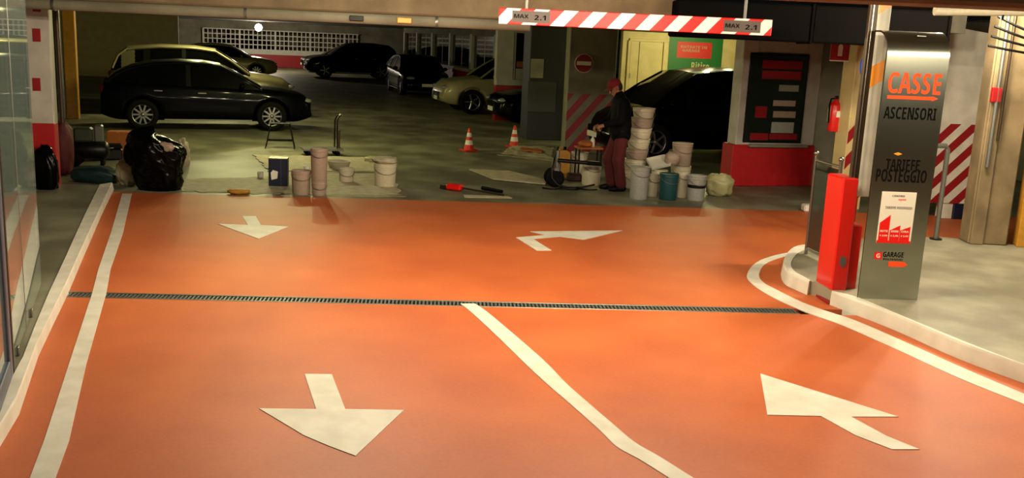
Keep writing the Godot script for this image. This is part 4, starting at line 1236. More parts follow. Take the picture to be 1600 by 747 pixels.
		# mirror
		var mb: Vector3 = pt.call(x_front - 0.42, 0.0)
		obj("mirror", ellipsoid(S(), mb + Vector3(0, 0.08, 0.11 * sd), Vector3(0.06, 0.065, 0.10), Basis.IDENTITY, 12, 6), paint, o)
		# door handles and seams
		for hx in p.handles:
			var hy := lerp_line(top, hx) - 0.17
			obj("door_handle", bx(Vector3(hx, hy, (W / 2 * 0.985 + 0.012) * sd), Vector3(0.17, 0.025, 0.025), 0.008), M.rim if p.get("chrome", true) else paint, o)
		# lamps
		var lx: float = L / 2 - p.get("lamp_back", 0.14)
		var ly := lerp_line(top, lx) - 0.09
		obj("headlamp", ellipsoid(S(), Vector3(lx, ly, W / 2 * 0.68 * sd), Vector3(0.17, 0.065, 0.17), Basis(Vector3.UP, 0.5 * sd), 14, 8), M.lamp_glass, o)
		obj("tail_lamp", bx(Vector3(-L / 2 + 0.06, lerp_line(top, -L / 2 + 0.05) - 0.12, W / 2 * 0.72 * sd), Vector3(0.14, 0.17, 0.22), 0.03), M.tail, o)
		make_wheel(o, Vector3(fx, R, (W / 2 - 0.115) * sd), R, sd, p.spokes)
		make_wheel(o, Vector3(rx, R, (W / 2 - 0.115) * sd), R, sd, p.spokes)
		obj("sill_strip", bx(Vector3((fx + rx) / 2, gc + 0.035, (W / 2 - 0.01) * sd), Vector3(fx - rx - 2 * R - 0.2, 0.03, 0.02), 0.006), M.rim if p.get("chrome", true) else M.black, o)
	obj("grille", bx(Vector3(L / 2 + 0.015, 0.50, 0), Vector3(0.05, 0.20, W * 0.42), 0.02), M.black, o)
	obj("number_plate", bx(Vector3(L / 2 + 0.045, 0.42, 0), Vector3(0.012, 0.11, 0.46), 0.003), M.paper, o)
	obj("axle_pan", bx(Vector3(0, gc + 0.06, 0), Vector3(L * 0.8, 0.10, W * 0.62), 0.02), M.black, o)
	return o

func by_wheel(p: Dictionary, contact: Vector3, yaw_deg: float, side: float) -> Vector3:
	# where a car stands so that its front wheel on that side meets the ground at the contact
	var b := Basis(Vector3.UP, deg_to_rad(yaw_deg))
	return contact - b * Vector3(p.fx, 0, (p.w / 2 - 0.05) * side)

func car_paint(c: Color, rough := 0.3, metal := 0.0) -> StandardMaterial3D:
	var m := plain(c, rough, metal, 0.15)
	m.metallic_specular = 0.14
	return m

func build_cars() -> void:
	M.rim = plain(Color(0.62, 0.62, 0.60), 0.3, 0.9)
	M.car_glass = plain(Color(0.012, 0.015, 0.014), 0.04)
	M.lamp_glass = plain(Color(0.62, 0.64, 0.64), 0.08, 0.3, 1.0)
	M.tail = plain(Color(0.30, 0.01, 0.015), 0.15)
	var hatchback := {"l": 4.28, "w": 1.78, "h": 1.44, "r": 0.32, "fx": 1.28, "rx": -1.34, "rr": -1.15, "rf": 0.25, "spokes": 10,
		"top": [[-2.14, 0.80], [-2.08, 0.98], [-1.85, 1.03], [-1.0, 0.99], [0.6, 0.93], [1.0, 0.92], [1.5, 0.87], [1.88, 0.80], [2.04, 0.73], [2.11, 0.62], [2.14, 0.48]],
		"roof": [[-2.02, 1.02], [-1.85, 1.16], [-1.55, 1.31], [-1.15, 1.40], [-0.6, 1.44], [-0.1, 1.43], [0.25, 1.38], [0.6, 1.21], [1.08, 0.94]],
		"pillars": [[-0.42, 0.05], [-1.32, 0.10], [-1.62, 0.20]], "handles": [-0.15, -1.02]}
	var suv := {"l": 4.35, "w": 1.82, "h": 1.68, "r": 0.36, "fx": 1.32, "rx": -1.32, "rr": -1.75, "rf": 0.30, "spokes": 5, "clear": 0.25,
		"top": [[-2.17, 0.85], [-2.12, 1.08], [-1.8, 1.14], [0.5, 1.08], [0.95, 1.06], [1.6, 0.98], [1.95, 0.90], [2.10, 0.78], [2.17, 0.60]],
		"roof": [[-2.10, 1.10], [-1.95, 1.45], [-1.75, 1.60], [-1.0, 1.67], [-0.2, 1.67], [0.30, 1.61], [0.65, 1.40], [1.10, 1.08]],
		"pillars": [[-0.45, 0.05], [-1.30, 0.08], [-1.72, 0.16]], "handles": [-0.15, -1.0]}
	var mpv := {"l": 4.75, "w": 1.86, "h": 1.80, "r": 0.35, "fx": 1.45, "rx": -1.40, "rr": -2.05, "rf": 0.55, "spokes": 5, "chrome": false, "lamp_back": 0.30,
		"top": [[-2.37, 0.9], [-2.32, 1.10], [-1.9, 1.14], [0.6, 1.06], [1.2, 1.06], [1.7, 1.00], [2.05, 0.92], [2.26, 0.80], [2.34, 0.66], [2.37, 0.50]],
		"roof": [[-2.30, 1.12], [-2.2, 1.55], [-2.05, 1.70], [-1.2, 1.79], [-0.2, 1.79], [0.55, 1.70], [1.05, 1.42], [1.62, 1.02]],
		"pillars": [[0.75, 0.045], [-0.35, 0.05], [-1.45, 0.07]], "handles": [-0.10, -0.95]}
	var navy := car_paint(Color(0.010, 0.014, 0.034), 0.4)
	var black := car_paint(Color(0.010, 0.010, 0.012), 0.25)
	var silver := car_paint(Color(0.50, 0.47, 0.36), 0.35, 0.5)
	var white := car_paint(Color(0.62, 0.58, 0.44), 0.35, 0.2)
	var grey := car_paint(Color(0.10, 0.10, 0.09), 0.3, 0.3)
	var rear := P(224, 203)
	var front := P(425, 205)
	var dv := front - rear
	var hy := rad_to_deg(atan2(-dv.z, dv.x))
	make_car("parked_car", hatchback, navy, "navy blue hatchback with bright ten-spoke wheels, first in the row on the left", by_wheel(hatchback, front, hy, 1), hy)
	var hc := by_wheel(hatchback, front, hy, 1)
	make_car("parked_car", suv, silver, "silver estate car just behind the navy hatchback", hc + BX * 3.6 - AX * 0.15, YAW + 1)
	make_car("parked_car", hatchback, white, "cream white hatchback parked beyond the silver estate", by_wheel(hatchback, P(401, 123), YAW, 1), YAW)
	make_car("parked_car", suv, black, "dark car at the far end of the left row, near the lattice wall", by_wheel(suv, P(425, 104), YAW - 20, 1), YAW - 20)
	var ry := YAW + 180.0
	make_car("parked_car", suv, white, "white off-road car before the office windows", by_wheel(suv, P(737, 179), ry, -1), ry)
	make_car("parked_car", hatchback, black, "black hatchback next to the white off-road car", P(668, 152) + BX * 2.1, -73.0)
	make_car("parked_car", suv, black, "black off-road car before the far office windows", by_wheel(suv, P(508, 122), ry, -1), ry)
	make_car("parked_car", hatchback, grey, "dark grey car at the far end of the right row", by_wheel(hatchback, P(500, 114), ry, -1), ry)
	make_car("parked_car", hatchback, black, "black car showing only its nose beside the dark booth", by_wheel(hatchback, P(832, 200), ry, -1), ry)
	make_car("parked_van", mpv, black, "black people carrier parked behind the stacked buckets", by_wheel(mpv, P(1022, 250), ry + 4, -1), ry + 4)

# ------------------------------------------------------------------ painters' gear
func pail(px: float, py: float, w_px: float, h_px: float, m: Material, label: String, lid := "", group := "paint buckets") -> Node3D:
	# a bucket whose foot is centred on a pixel of the floor
	var at := P(px, py)
	var q := mpp(at)
	at += Vector3(0, 0, -w_px * q * 0.5)
	return pail_at(at, w_px * q, h_px * q, m, label, lid, group)

func pail_at(at: Vector3, w: float, h: float, m: Material, label: String, lid := "", group := "paint buckets", tilt := Vector3.ZERO) -> Node3D:
	var o := base("paint_bucket", at, 20.0, label, "bucket", group)
	o.rotation_degrees += tilt
	var r := w / 2
	var rb := r * 0.88
	obj("shell", lathe(S(), [Vector2(0, 0), Vector2(rb * 0.97, 0), Vector2(rb, 0.008), Vector2(r * 0.97, h - 0.03), Vector2(r * 0.97, h), Vector2(r * 0.93, h), Vector2(r * 0.93, h - 0.03), Vector2(rb * 0.94, 0.02), Vector2(0, 0.02)], Transform3D.IDENTITY, 28), m, o)
	obj("rim", lathe(S(), [Vector2(r * 0.96, h - 0.045), Vector2(r, h - 0.04), Vector2(r, h - 0.028), Vector2(r * 0.98, h - 0.02), Vector2(r * 1.0, h - 0.012), Vector2(r * 1.0, h), Vector2(r * 0.95, h + 0.002)], Transform3D.IDENTITY, 28), m, o)
	if lid == "lid":
		obj("lid", lathe(S(), [Vector2(r * 0.92, h - 0.004), Vector2(r * 1.02, h - 0.002), Vector2(r * 1.02, h + 0.012), Vector2(r * 0.9, h + 0.014), Vector2(r * 0.88, h + 0.006), Vector2(0, h + 0.006)], Transform3D.IDENTITY, 28), m, o)
	else:
		obj("paint", lathe(S(), [Vector2(0, h * 0.7), Vector2(r * 0.90, h * 0.7)], Transform3D.IDENTITY, 24), M.orange if lid == "orange" else M.sheet, o)
	var arc := []
	for i in 13:
		var a := PI * i / 12.0
		arc.append(Vector3(cos(a) * r * 1.02, h - 0.05 - sin(a) * r * 0.55, r * 0.9 * sin(a) + 0.02))
	obj("handle", tube(S(), arc, 0.004, 6), M.galv, o)
	return o

func lump(s: SurfaceTool, at: Vector3, size: Vector3, sd: int, rough := 0.3, segs := 26, rows := 16, flat_foot := true, creases := 3.0) -> SurfaceTool:
	# a crumpled closed body: bag, cloth heap
	s.set_smooth_group(0)
	var n := FastNoiseLite.new()
	n.seed = sd
	n.frequency = 0.45
	n.fractal_octaves = 3
	n.noise_type = FastNoiseLite.TYPE_SIMPLEX
	var grid := []
	for i in rows + 1:
		var row := []
		var v := -PI / 2 + PI * i / rows
		for k in segs:
			var u := TAU * k / segs
			var d := Vector3(cos(v) * cos(u), sin(v), cos(v) * sin(u))
			var f := 1.0 + rough * n.get_noise_3dv(d * creases)
			f += rough * 0.35 * absf(n.get_noise_3dv(d * creases * 2.6 + Vector3(9, 1, 4)))
			var w := d * f
			# fuller than a ball
			w = Vector3(signf(w.x) * pow(absf(w.x), 0.8), signf(w.y) * pow(absf(w.y), 0.85), signf(w.z) * pow(absf(w.z), 0.8))
			var p := at + w * size * 0.5
			if flat_foot:
				p.y = maxf(p.y, at.y - size.y * 0.46)
			row.append(p)
		grid.append(row)
	for i in rows:
		for k in segs:
			var k2 := (k + 1) % segs
			quad(s, grid[i][k], grid[i + 1][k], grid[i + 1][k2], grid[i][k2])
	return s

func sheet(called: String, corners: Array, sd: int, m: Material, label: String, category: String, amp := 0.006, nx := 26, nz := 14) -> MeshInstance3D:
	# a wrinkled thin sheet lying on the floor between four corners, with a ragged rim
	var n := FastNoiseLite.new()
	n.seed = sd
	n.frequency = 1.1
	n.fractal_octaves = 3
	var s := S()
	s.set_smooth_group(0)
	var pt := func(i: int, j: int) -> Vector3:
		var u := float(i) / nx
		var v := float(j) / nz
		var a: Vector3 = (corners[0] as Vector3).lerp(corners[1], u)
		var b: Vector3 = (corners[3] as Vector3).lerp(corners[2], u)
		var p := a.lerp(b, v)
		if i == 0 or j == 0 or i == nx or j == nz:
			p += Vector3(n.get_noise_2d(p.x * 3 + 50, p.z * 3), 0, n.get_noise_2d(p.x * 3, p.z * 3 + 90)) * 0.10
		p.y = 0.007 + amp * (1.0 + n.get_noise_2d(p.x * 4, p.z * 4)) * (0.3 if (i == 0 or j == 0 or i == nx or j == nz) else 1.0)
		return p
	for i in nx:
		for j in nz:
			quad(s, pt.call(i, j), pt.call(i, j + 1), pt.call(i + 1, j + 1), pt.call(i + 1, j))
	for i in nx:
		for j in [0, nz]:
			var a: Vector3 = pt.call(i, j)
			var b: Vector3 = pt.call(i + 1, j)
			quad(s, a, b, Vector3(b.x, 0.001, b.z), Vector3(a.x, 0.001, a.z))
	for j in nz:
		for i in [0, nx]:
			var a: Vector3 = pt.call(i, j)
			var b: Vector3 = pt.call(i, j + 1)
			quad(s, a, b, Vector3(b.x, 0.001, b.z), Vector3(a.x, 0.001, a.z))
	var o := obj(called, s, m)
	tag(o, label, category)
	return o

func quad_px(a: Array) -> Array:
	return pix(a)

func build_stuff() -> void:
	# ---- drop sheets
	sheet("drop_sheet", pix([[279, 281], [436, 276], [442, 304], [282, 299]]), 5, M.sheet, "cream drop sheet beside the black rubbish bag", "drop sheet")
	sheet("drop_sheet", pix([[432, 272], [612, 272], [628, 308], [438, 305]]), 6, M.sheet, "cream drop sheet under the pail with the crumpled bag", "drop sheet")
	sheet("drop_sheet", pix([[396, 243], [600, 247], [600, 269], [420, 268]]), 7, M.sheet, "crumpled drop sheet spread out behind the buckets", "drop sheet", 0.02)
	sheet("drop_sheet", pix([[800, 229], [868, 232], [866, 252], [780, 243]]), 8, M.sheet, "yellowish drop sheet beside the second traffic cone", "drop sheet", 0.03)
	# ---- buckets at the edge of the paint
	pail(467, 306, 31, 38, M.pail_pink, "pinkish empty bucket beside the navy canister")
	var lo := pail(496, 307, 24, 23, M.pail_pink, "lower pinkish bucket of a stack of two", "lid")
	pail_at(lo.position + Vector3(0, 23.0 * mpp(lo.position) + 0.012, 0), 27 * mpp(lo.position), 49 * mpp(lo.position), M.pail_pink, "tall pinkish bucket standing on another one")
	var bb := pail(599, 294, 36, 36, M.pail, "cream pail with a crumpled plastic bag on its lid", "lid")
	var bm := mpp(bb.position)
	tag(obj("plastic_bag", lump(S(), bb.position + Vector3(0.0, 36 * bm + 0.05, 0), Vector3(0.36, 0.10, 0.34), 12, 0.35, 26, 14), M.sheet), "crumpled cream plastic bag lying on the cream pail", "plastic bag")
	pail(539, 286, 24, 22, M.pail, "small white can on the drop sheet")
	# basin
	var bp := P(527, 266)
	var bs := base("mixing_basin", bp + Vector3(0, 0, -0.15), 0, "shallow pale basin with a dark mouth behind the small can", "basin")
	obj("shell", lathe(S(), [Vector2(0, 0), Vector2(0.15, 0), Vector2(0.19, 0.13), Vector2(0.2, 0.135), Vector2(0.19, 0.14), Vector2(0.175, 0.13), Vector2(0.14, 0.02), Vector2(0, 0.02)]), M.pail, bs)
	obj("dark_paint", lathe(S(), [Vector2(0, 0.08), Vector2(0.16, 0.08)]), M.bronze, bs)
	# navy canister
	var np := P(433, 292)
	var nm := mpp(np)
	var nv := base("canister", np + Vector3(0, 0, -0.1), 8, "dark navy square canister with a pale label", "canister")
	obj("body", bx(Vector3(0, 22 * nm, 0), Vector3(29 * nm, 44 * nm, 0.22), 0.012), M.navy, nv)
	obj("label_sheet", slab_xy(S(), [Vector2(-0.09, 0.10), Vector2(-0.01, 0.12), Vector2(0.0, 0.22), Vector2(-0.07, 0.24), Vector2(-0.10, 0.2)], 0.11, 0.113), M.paper, nv)
	obj("seam", bx(Vector3(0.04, 22 * nm, 0.11), Vector3(0.008, 43 * nm, 0.006), 0.001), plain(Color(0.2, 0.25, 0.35), 0.4), nv)
	obj("top_rim", bx(Vector3(0, 44 * nm, 0), Vector3(29.6 * nm, 0.015, 0.225), 0.004), M.galv, nv)
	# small white cups and a folded rag
	for q in [[407, 279, "small white cup left of the navy canister"], [479, 269, "small white box behind the pinkish buckets"]]:
		var cp := P(q[0], q[1])
		tag(obj("paint_cup", lathe(S(), [Vector2(0, 0), Vector2(0.04, 0), Vector2(0.048, 0.10), Vector2(0.043, 0.10), Vector2(0.036, 0.01), Vector2(0, 0.01)], Transform3D(Basis.IDENTITY, cp)), M.paper), q[2], "cup")
	tag(obj("yellow_rag", lump(S(), P(372, 304) + Vector3(0, 0.035, -0.05), Vector3(0.30, 0.07, 0.2), 31, 0.2), M.yellow), "folded yellow rag at the edge of the orange paint", "rag")
	tag(obj("plastic_bag", lump(S(), P(583, 254) + Vector3(0, 0.05, 0), Vector3(0.30, 0.12, 0.3), 33, 0.35), M.bag_pale), "clear crumpled plastic bag behind the cream pail", "plastic bag")
	# ---- black rubbish bag
	var gp := P(236, 300)
	var gm := mpp(gp)
	var gb := base("rubbish_bag", gp + Vector3(0, 0, -0.26), 0, "large shiny black rubbish bag at the far edge of the ramp", "rubbish bag")
	var s := S()
	s.set_smooth_group(0)
	var n := FastNoiseLite.new()
	n.seed = 77
	n.frequency = 0.5
	n.fractal_octaves = 4
	n.noise_type = FastNoiseLite.TYPE_SIMPLEX
	var rows := 40
	var segs := 64
	var grid := []
	var hh := 88 * gm
	for i in rows + 1:
		var t := float(i) / rows
		# widths along the height: narrow foot, full shoulder, open folded mouth
		var w := lerp_line([[0.0, 0.25], [0.06, 0.29], [0.35, 0.315], [0.62, 0.345], [0.80, 0.36], [0.90, 0.335], [0.97, 0.25], [1.0, 0.02]], t)
		var row := []
		for k in segs:
			var u := TAU * k / segs
			var d := Vector3(cos(u), 0, sin(u))
			var f := 1.0 + 0.16 * n.get_noise_3d(d.x * 2.0, t * 3.0, d.z * 2.0) + 0.10 * absf(n.get_noise_3d(d.x * 5.0 + 3, t * 2.2, d.z * 5.0)) + 0.05 * n.get_noise_3d(d.x * 9, t * 12.0, d.z * 9)
			row.append(Vector3(d.x * w * f - 0.04 * t + 0.02, t * hh * (1.0 + 0.05 * n.get_noise_2d(d.x * 2 + 5, d.z * 2)) - 0.10 * t * t * cos(u), d.z * w * f * 0.85))
		grid.append(row)
	for i in rows:
		for k in segs:
			var k2 := (k + 1) % segs
			quad(s, grid[i][k], grid[i + 1][k], grid[i + 1][k2], grid[i][k2])
	obj("sack", s, M.bag_black, gb)
	obj("torn_paper", lump(S(), Vector3(0.19, hh * 0.80, 0.20), Vector3(0.20, 0.12, 0.10), 44, 0.4, 20, 12, false), M.pail_pink, gb)
	obj("tied_ear", lump(S(), Vector3(-0.34, hh * 0.62, 0.05), Vector3(0.16, 0.3, 0.18), 45, 0.4, 20, 12, false), M.bag_black, gb)
	tag(obj("paper_scrap", lump(S(), P(273, 262) + Vector3(0.0, 0.16, -0.35), Vector3(0.2, 0.5, 0.25), 46, 0.4), M.sheet), "crumpled pale sheet sticking out behind the rubbish bag", "paper")
	tag(obj("paper_scrap", lump(S(), P(196, 291) + Vector3(-0.02, 0.16, -0.12), Vector3(0.26, 0.36, 0.22), 47, 0.4), M.sheet), "crumpled pale bag between the kerb end and the rubbish bag", "plastic bag")
	# ---- heap on the left: box, tarpaulin, compressor, red sack
	var cb := P(181, 243)
	var cm := mpp(cb)
	var co := base("cardboard_box", cb + Vector3(0, 0, -0.17), 12, "orange-brown cardboard box left of the rubbish bag", "box")
	obj("body", bx(Vector3(0, 18 * cm, 0), Vector3(32 * cm, 36 * cm, 0.32), 0.006), M.cardboard, co)
	obj("tape", bx(Vector3(0, 36 * cm, 0), Vector3(0.05, 0.004, 0.322), 0.001), M.sheet, co)
	for k in [-1, 1]:
		obj("flap", bx(Vector3(k * 8 * cm, 36.3 * cm, 0), Vector3(15.6 * cm, 0.005, 0.32), 0.001), M.cardboard, co)
	var tp := P(140, 288)
	tag(obj("tarpaulin", lump(S(), tp + Vector3(0, 0.10, -0.22), Vector3(0.66, 0.24, 0.40), 51, 0.18, 30, 14), M.teal_sheet), "folded dark teal tarpaulin at the end of the walk", "tarpaulin")
	var rp := P(98, 276)
	tag(obj("red_sack", lump(S(), rp + Vector3(-0.02, 0.38, -0.12), Vector3(0.24, 0.80, 0.28), 52, 0.22), plain(Color(0.32, 0.04, 0.06), 0.7)), "dark red cloth sack leaning beside the column", "sack")
	tag(obj("black_sack", lump(S(), P(68, 303) + Vector3(0.10, 0.30, 0.12), Vector3(0.30, 0.64, 0.24), 53, 0.25), M.bag_black), "black sack standing at the foot of the grey-white column", "sack")
	var kp := P(128, 262)
	var k := base("compressor", kp + Vector3(0, 0, -0.25), 15, "small dark compressor with a tank and wheels in the heap of tools", "compressor")
	obj("tank", lathe(S(), [Vector2(0, -0.30), Vector2(0.10, -0.29), Vector2(0.14, -0.24), Vector2(0.14, 0.24), Vector2(0.10, 0.29), Vector2(0, 0.30)], Transform3D(Basis(Vector3.FORWARD, PI / 2), Vector3(0, 0.24, 0))), M.dark_metal, k)
	obj("motor", bx(Vector3(-0.06, 0.48, 0), Vector3(0.26, 0.22, 0.22), 0.03), plain(Color(0.20, 0.22, 0.16), 0.5), k)
	obj("pump_head", bx(Vector3(0.16, 0.50, 0), Vector3(0.12, 0.26, 0.16), 0.02), M.galv, k)
	obj("handle", tube(S(), [Vector3(-0.25, 0.30, 0.09), Vector3(-0.34, 0.68, 0.09), Vector3(-0.34, 0.68, -0.09), Vector3(-0.25, 0.30, -0.09)], 0.012, 8), M.dark_metal, k)
	for z in [-0.15, 0.15]:
		obj("wheel", lathe(S(), [Vector2(0, -0.025), Vector2(0.10, -0.025), Vector2(0.11, 0.0), Vector2(0.10, 0.025), Vector2(0, 0.025)], Transform3D(Basis(Vector3.RIGHT, PI / 2), Vector3(-0.18, 0.11, z))), M.rubber, k)
	obj("foot", bx(Vector3(0.2, 0.06, 0), Vector3(0.05, 0.12, 0.2), 0.01), M.rubber, k)
	var tbx := P(155, 252)
	var tb := base("tool_case", tbx + Vector3(0, 0, -0.3), 25, "dark grey tool case lying behind the tarpaulin", "tool case")
	obj("lower_shell", bx(Vector3(0, 0.09, 0), Vector3(0.46, 0.18, 0.3), 0.02), M.dark_metal, tb)
	obj("lid", bx(Vector3(0, 0.21, 0), Vector3(0.46, 0.06, 0.3), 0.02), M.black, tb)
	obj("handle", tube(S(), [Vector3(-0.09, 0.2, 0.15), Vector3(-0.09, 0.2, 0.20), Vector3(0.09, 0.2, 0.20), Vector3(0.09, 0.2, 0.15)], 0.01, 8), M.galv, tb)
	# ---- step stool before the hatchback
	var st := P(438, 231)
	var sm := mpp(st)
	var so := base("step_stool", st, 12, "thin grey folding trestle before the navy hatchback", "trestle")
	for z in [-0.16, 0.16]:
		for x in [-1, 1]:
			obj("leg", tube(S(), [Vector3(x * 22 * sm, 0, z + 0.02), Vector3(x * 14 * sm, 38 * sm, z * 0.4 - 0.05)], 0.012, 6), M.dark_metal, so)
	for q in [[14, 20], [12, 20], [38, 15]]:
		obj("rung", tube(S(), [Vector3(-q[1] * sm, q[0] * sm, 0.08), Vector3(q[1] * sm, q[0] * sm, 0.08)], 0.013, 6), M.dark_metal, so)
	obj("tread", bx(Vector3(0, 38 * sm, -0.03), Vector3(32 * sm, 0.025, 0.16), 0.004), M.dark_metal, so)
	# ---- flat trolley with its upright handle
	var ta := P(470, 245)
	var tc := P(526, 245)
	var tv := tc - ta
	var tm := mpp(ta)
	var to := base("flat_trolley", (ta + tc) / 2 + Vector3(0, 0, -0.25), rad_to_deg(atan2(-tv.z, tv.x)), "flat trolley with an upright handle behind the buckets", "trolley")
	var tl := tv.length() + 0.08
	obj("deck", bx(Vector3(0, 0.115, 0), Vector3(tl, 0.035, 0.45), 0.006), M.galv, to)
	for x in [-0.36, 0.36]:
		for z in [-0.16, 0.16]:
			var wl := obj("castor", lathe(S(), [Vector2(0, -0.018), Vector2(0.042, -0.018), Vector2(0.047, 0.0), Vector2(0.042, 0.018), Vector2(0, 0.018)], Transform3D(Basis(Vector3.RIGHT, PI / 2), Vector3(x * tl, 0.048, z)), 16), M.rubber, to)
			obj("fork", bx(Vector3(x * tl, 0.085, z), Vector3(0.03, 0.04, 0.05), 0.004), M.dark_metal, wl)
	var hx := tl / 2 - 0.10
	obj("handle", tube(S(), [Vector3(hx, 0.13, 0.15), Vector3(hx, 0.62, 0.12), Vector3(hx + 0.03, 0.70, 0.10), Vector3(hx + 0.08, 0.72, 0.06), Vector3(hx + 0.08, 0.72, -0.06), Vector3(hx + 0.03, 0.70, -0.10), Vector3(hx, 0.62, -0.12), Vector3(hx, 0.13, -0.15)], 0.014, 8), M.dark_metal, to)
	obj("brace", bx(Vector3(hx + 0.05, 0.30, 0), Vector3(0.02, 0.32, 0.16), 0.004), plain(Color(0.30, 0.13, 0.07), 0.6), to)
	obj("grip", tube(S(), [Vector3(hx + 0.08, 0.72, -0.05), Vector3(hx + 0.08, 0.72, 0.05)], 0.022, 10), M.pail, to)
	# ---- cones
	for q in [[732, 237, 36, "orange and white traffic cone standing alone in the aisle"], [803, 231, 34, "orange and white traffic cone beside the yellowish drop sheet"]]:
		var cp := P(q[0], q[1])
		var m := mpp(cp)
		var c := base("traffic_cone", cp + Vector3(0, 0, -0.12), 30, q[3], "traffic cone", "traffic cones")
		var ch: float = q[2] * m
		obj("foot", bx(Vector3(0, 0.016, 0), Vector3(0.29, 0.032, 0.29), 0.012), plain(Color(0.75, 0.16, 0.05), 0.6), c)
		var rr := func(t: float) -> float: return lerpf(0.105, 0.022, t)
		var bands := [[0.05, 0.28, 0], [0.28, 0.48, 1], [0.48, 0.62, 0], [0.62, 0.80, 1], [0.80, 1.0, 0]]
		for b in bands:
			var prof := [Vector2(rr.call(b[0]), b[0] * ch), Vector2(rr.call(b[1]), b[1] * ch)]
			if b[1] == 1.0:
				prof.append(Vector2(0, ch))
			obj("white_band" if b[2] == 1 else "orange_band", lathe(S(), prof), M.paper if b[2] == 1 else plain(Color(0.85, 0.17, 0.05), 0.5), c)
	# ---- boards and the squeegee
	var bd := pix([[733, 267], [795, 270], [858, 285], [852, 290], [770, 282]])
	tag(obj("hardboard_sheet", prism(S(), bd, 0.012, 0.035), M.sheet), "pale thin board lying on the floor before the pump cart", "board")
	tag(obj("hardboard_sheet", prism(S(), pix([[815, 235], [848, 239], [846, 243], [812, 239]]), 0.05, 0.07), M.cardboard), "small brown board on the yellowish drop sheet", "board")
	var sa := P(706, 297)
	var sb := P(787, 307)
	var sv := sb - sa
	var sq := base("floor_squeegee", sa, rad_to_deg(atan2(-sv.z, sv.x)), "red floor squeegee with a long handle lying at the paint edge", "squeegee")
	var sl := sv.length()
	obj("head", bx(Vector3(0.05, 0.05, 0.0), Vector3(0.24, 0.08, 0.14), 0.02), M.signal_red, sq)
	obj("blade", bx(Vector3(-0.13, 0.03, 0.0), Vector3(0.14, 0.05, 0.05), 0.01), M.bronze, sq)
	obj("handle", tube(S(), [Vector3(0.12, 0.05, 0), Vector3(sl, 0.02, 0)], 0.013, 8), M.bronze, sq)
	var ha := P(753, 299)
	var hb := P(784, 305)
	tag(obj("roller_grip", tube(S(), [ha + Vector3(0, 0.035, -0.1), hb + Vector3(0, 0.035, -0.1)], [0.03, 0.026], 12), M.black), "thick black roller grip beside the squeegee handle", "roller")
	tag(obj("masking_strip", prism(S(), pix([[724, 305], [795, 307], [800, 310], [726, 309]]), 0.0, 0.006), M.sheet), "pale masking strip under the squeegee handle", "strip")
	build_pump_cart()
	build_bucket_group()

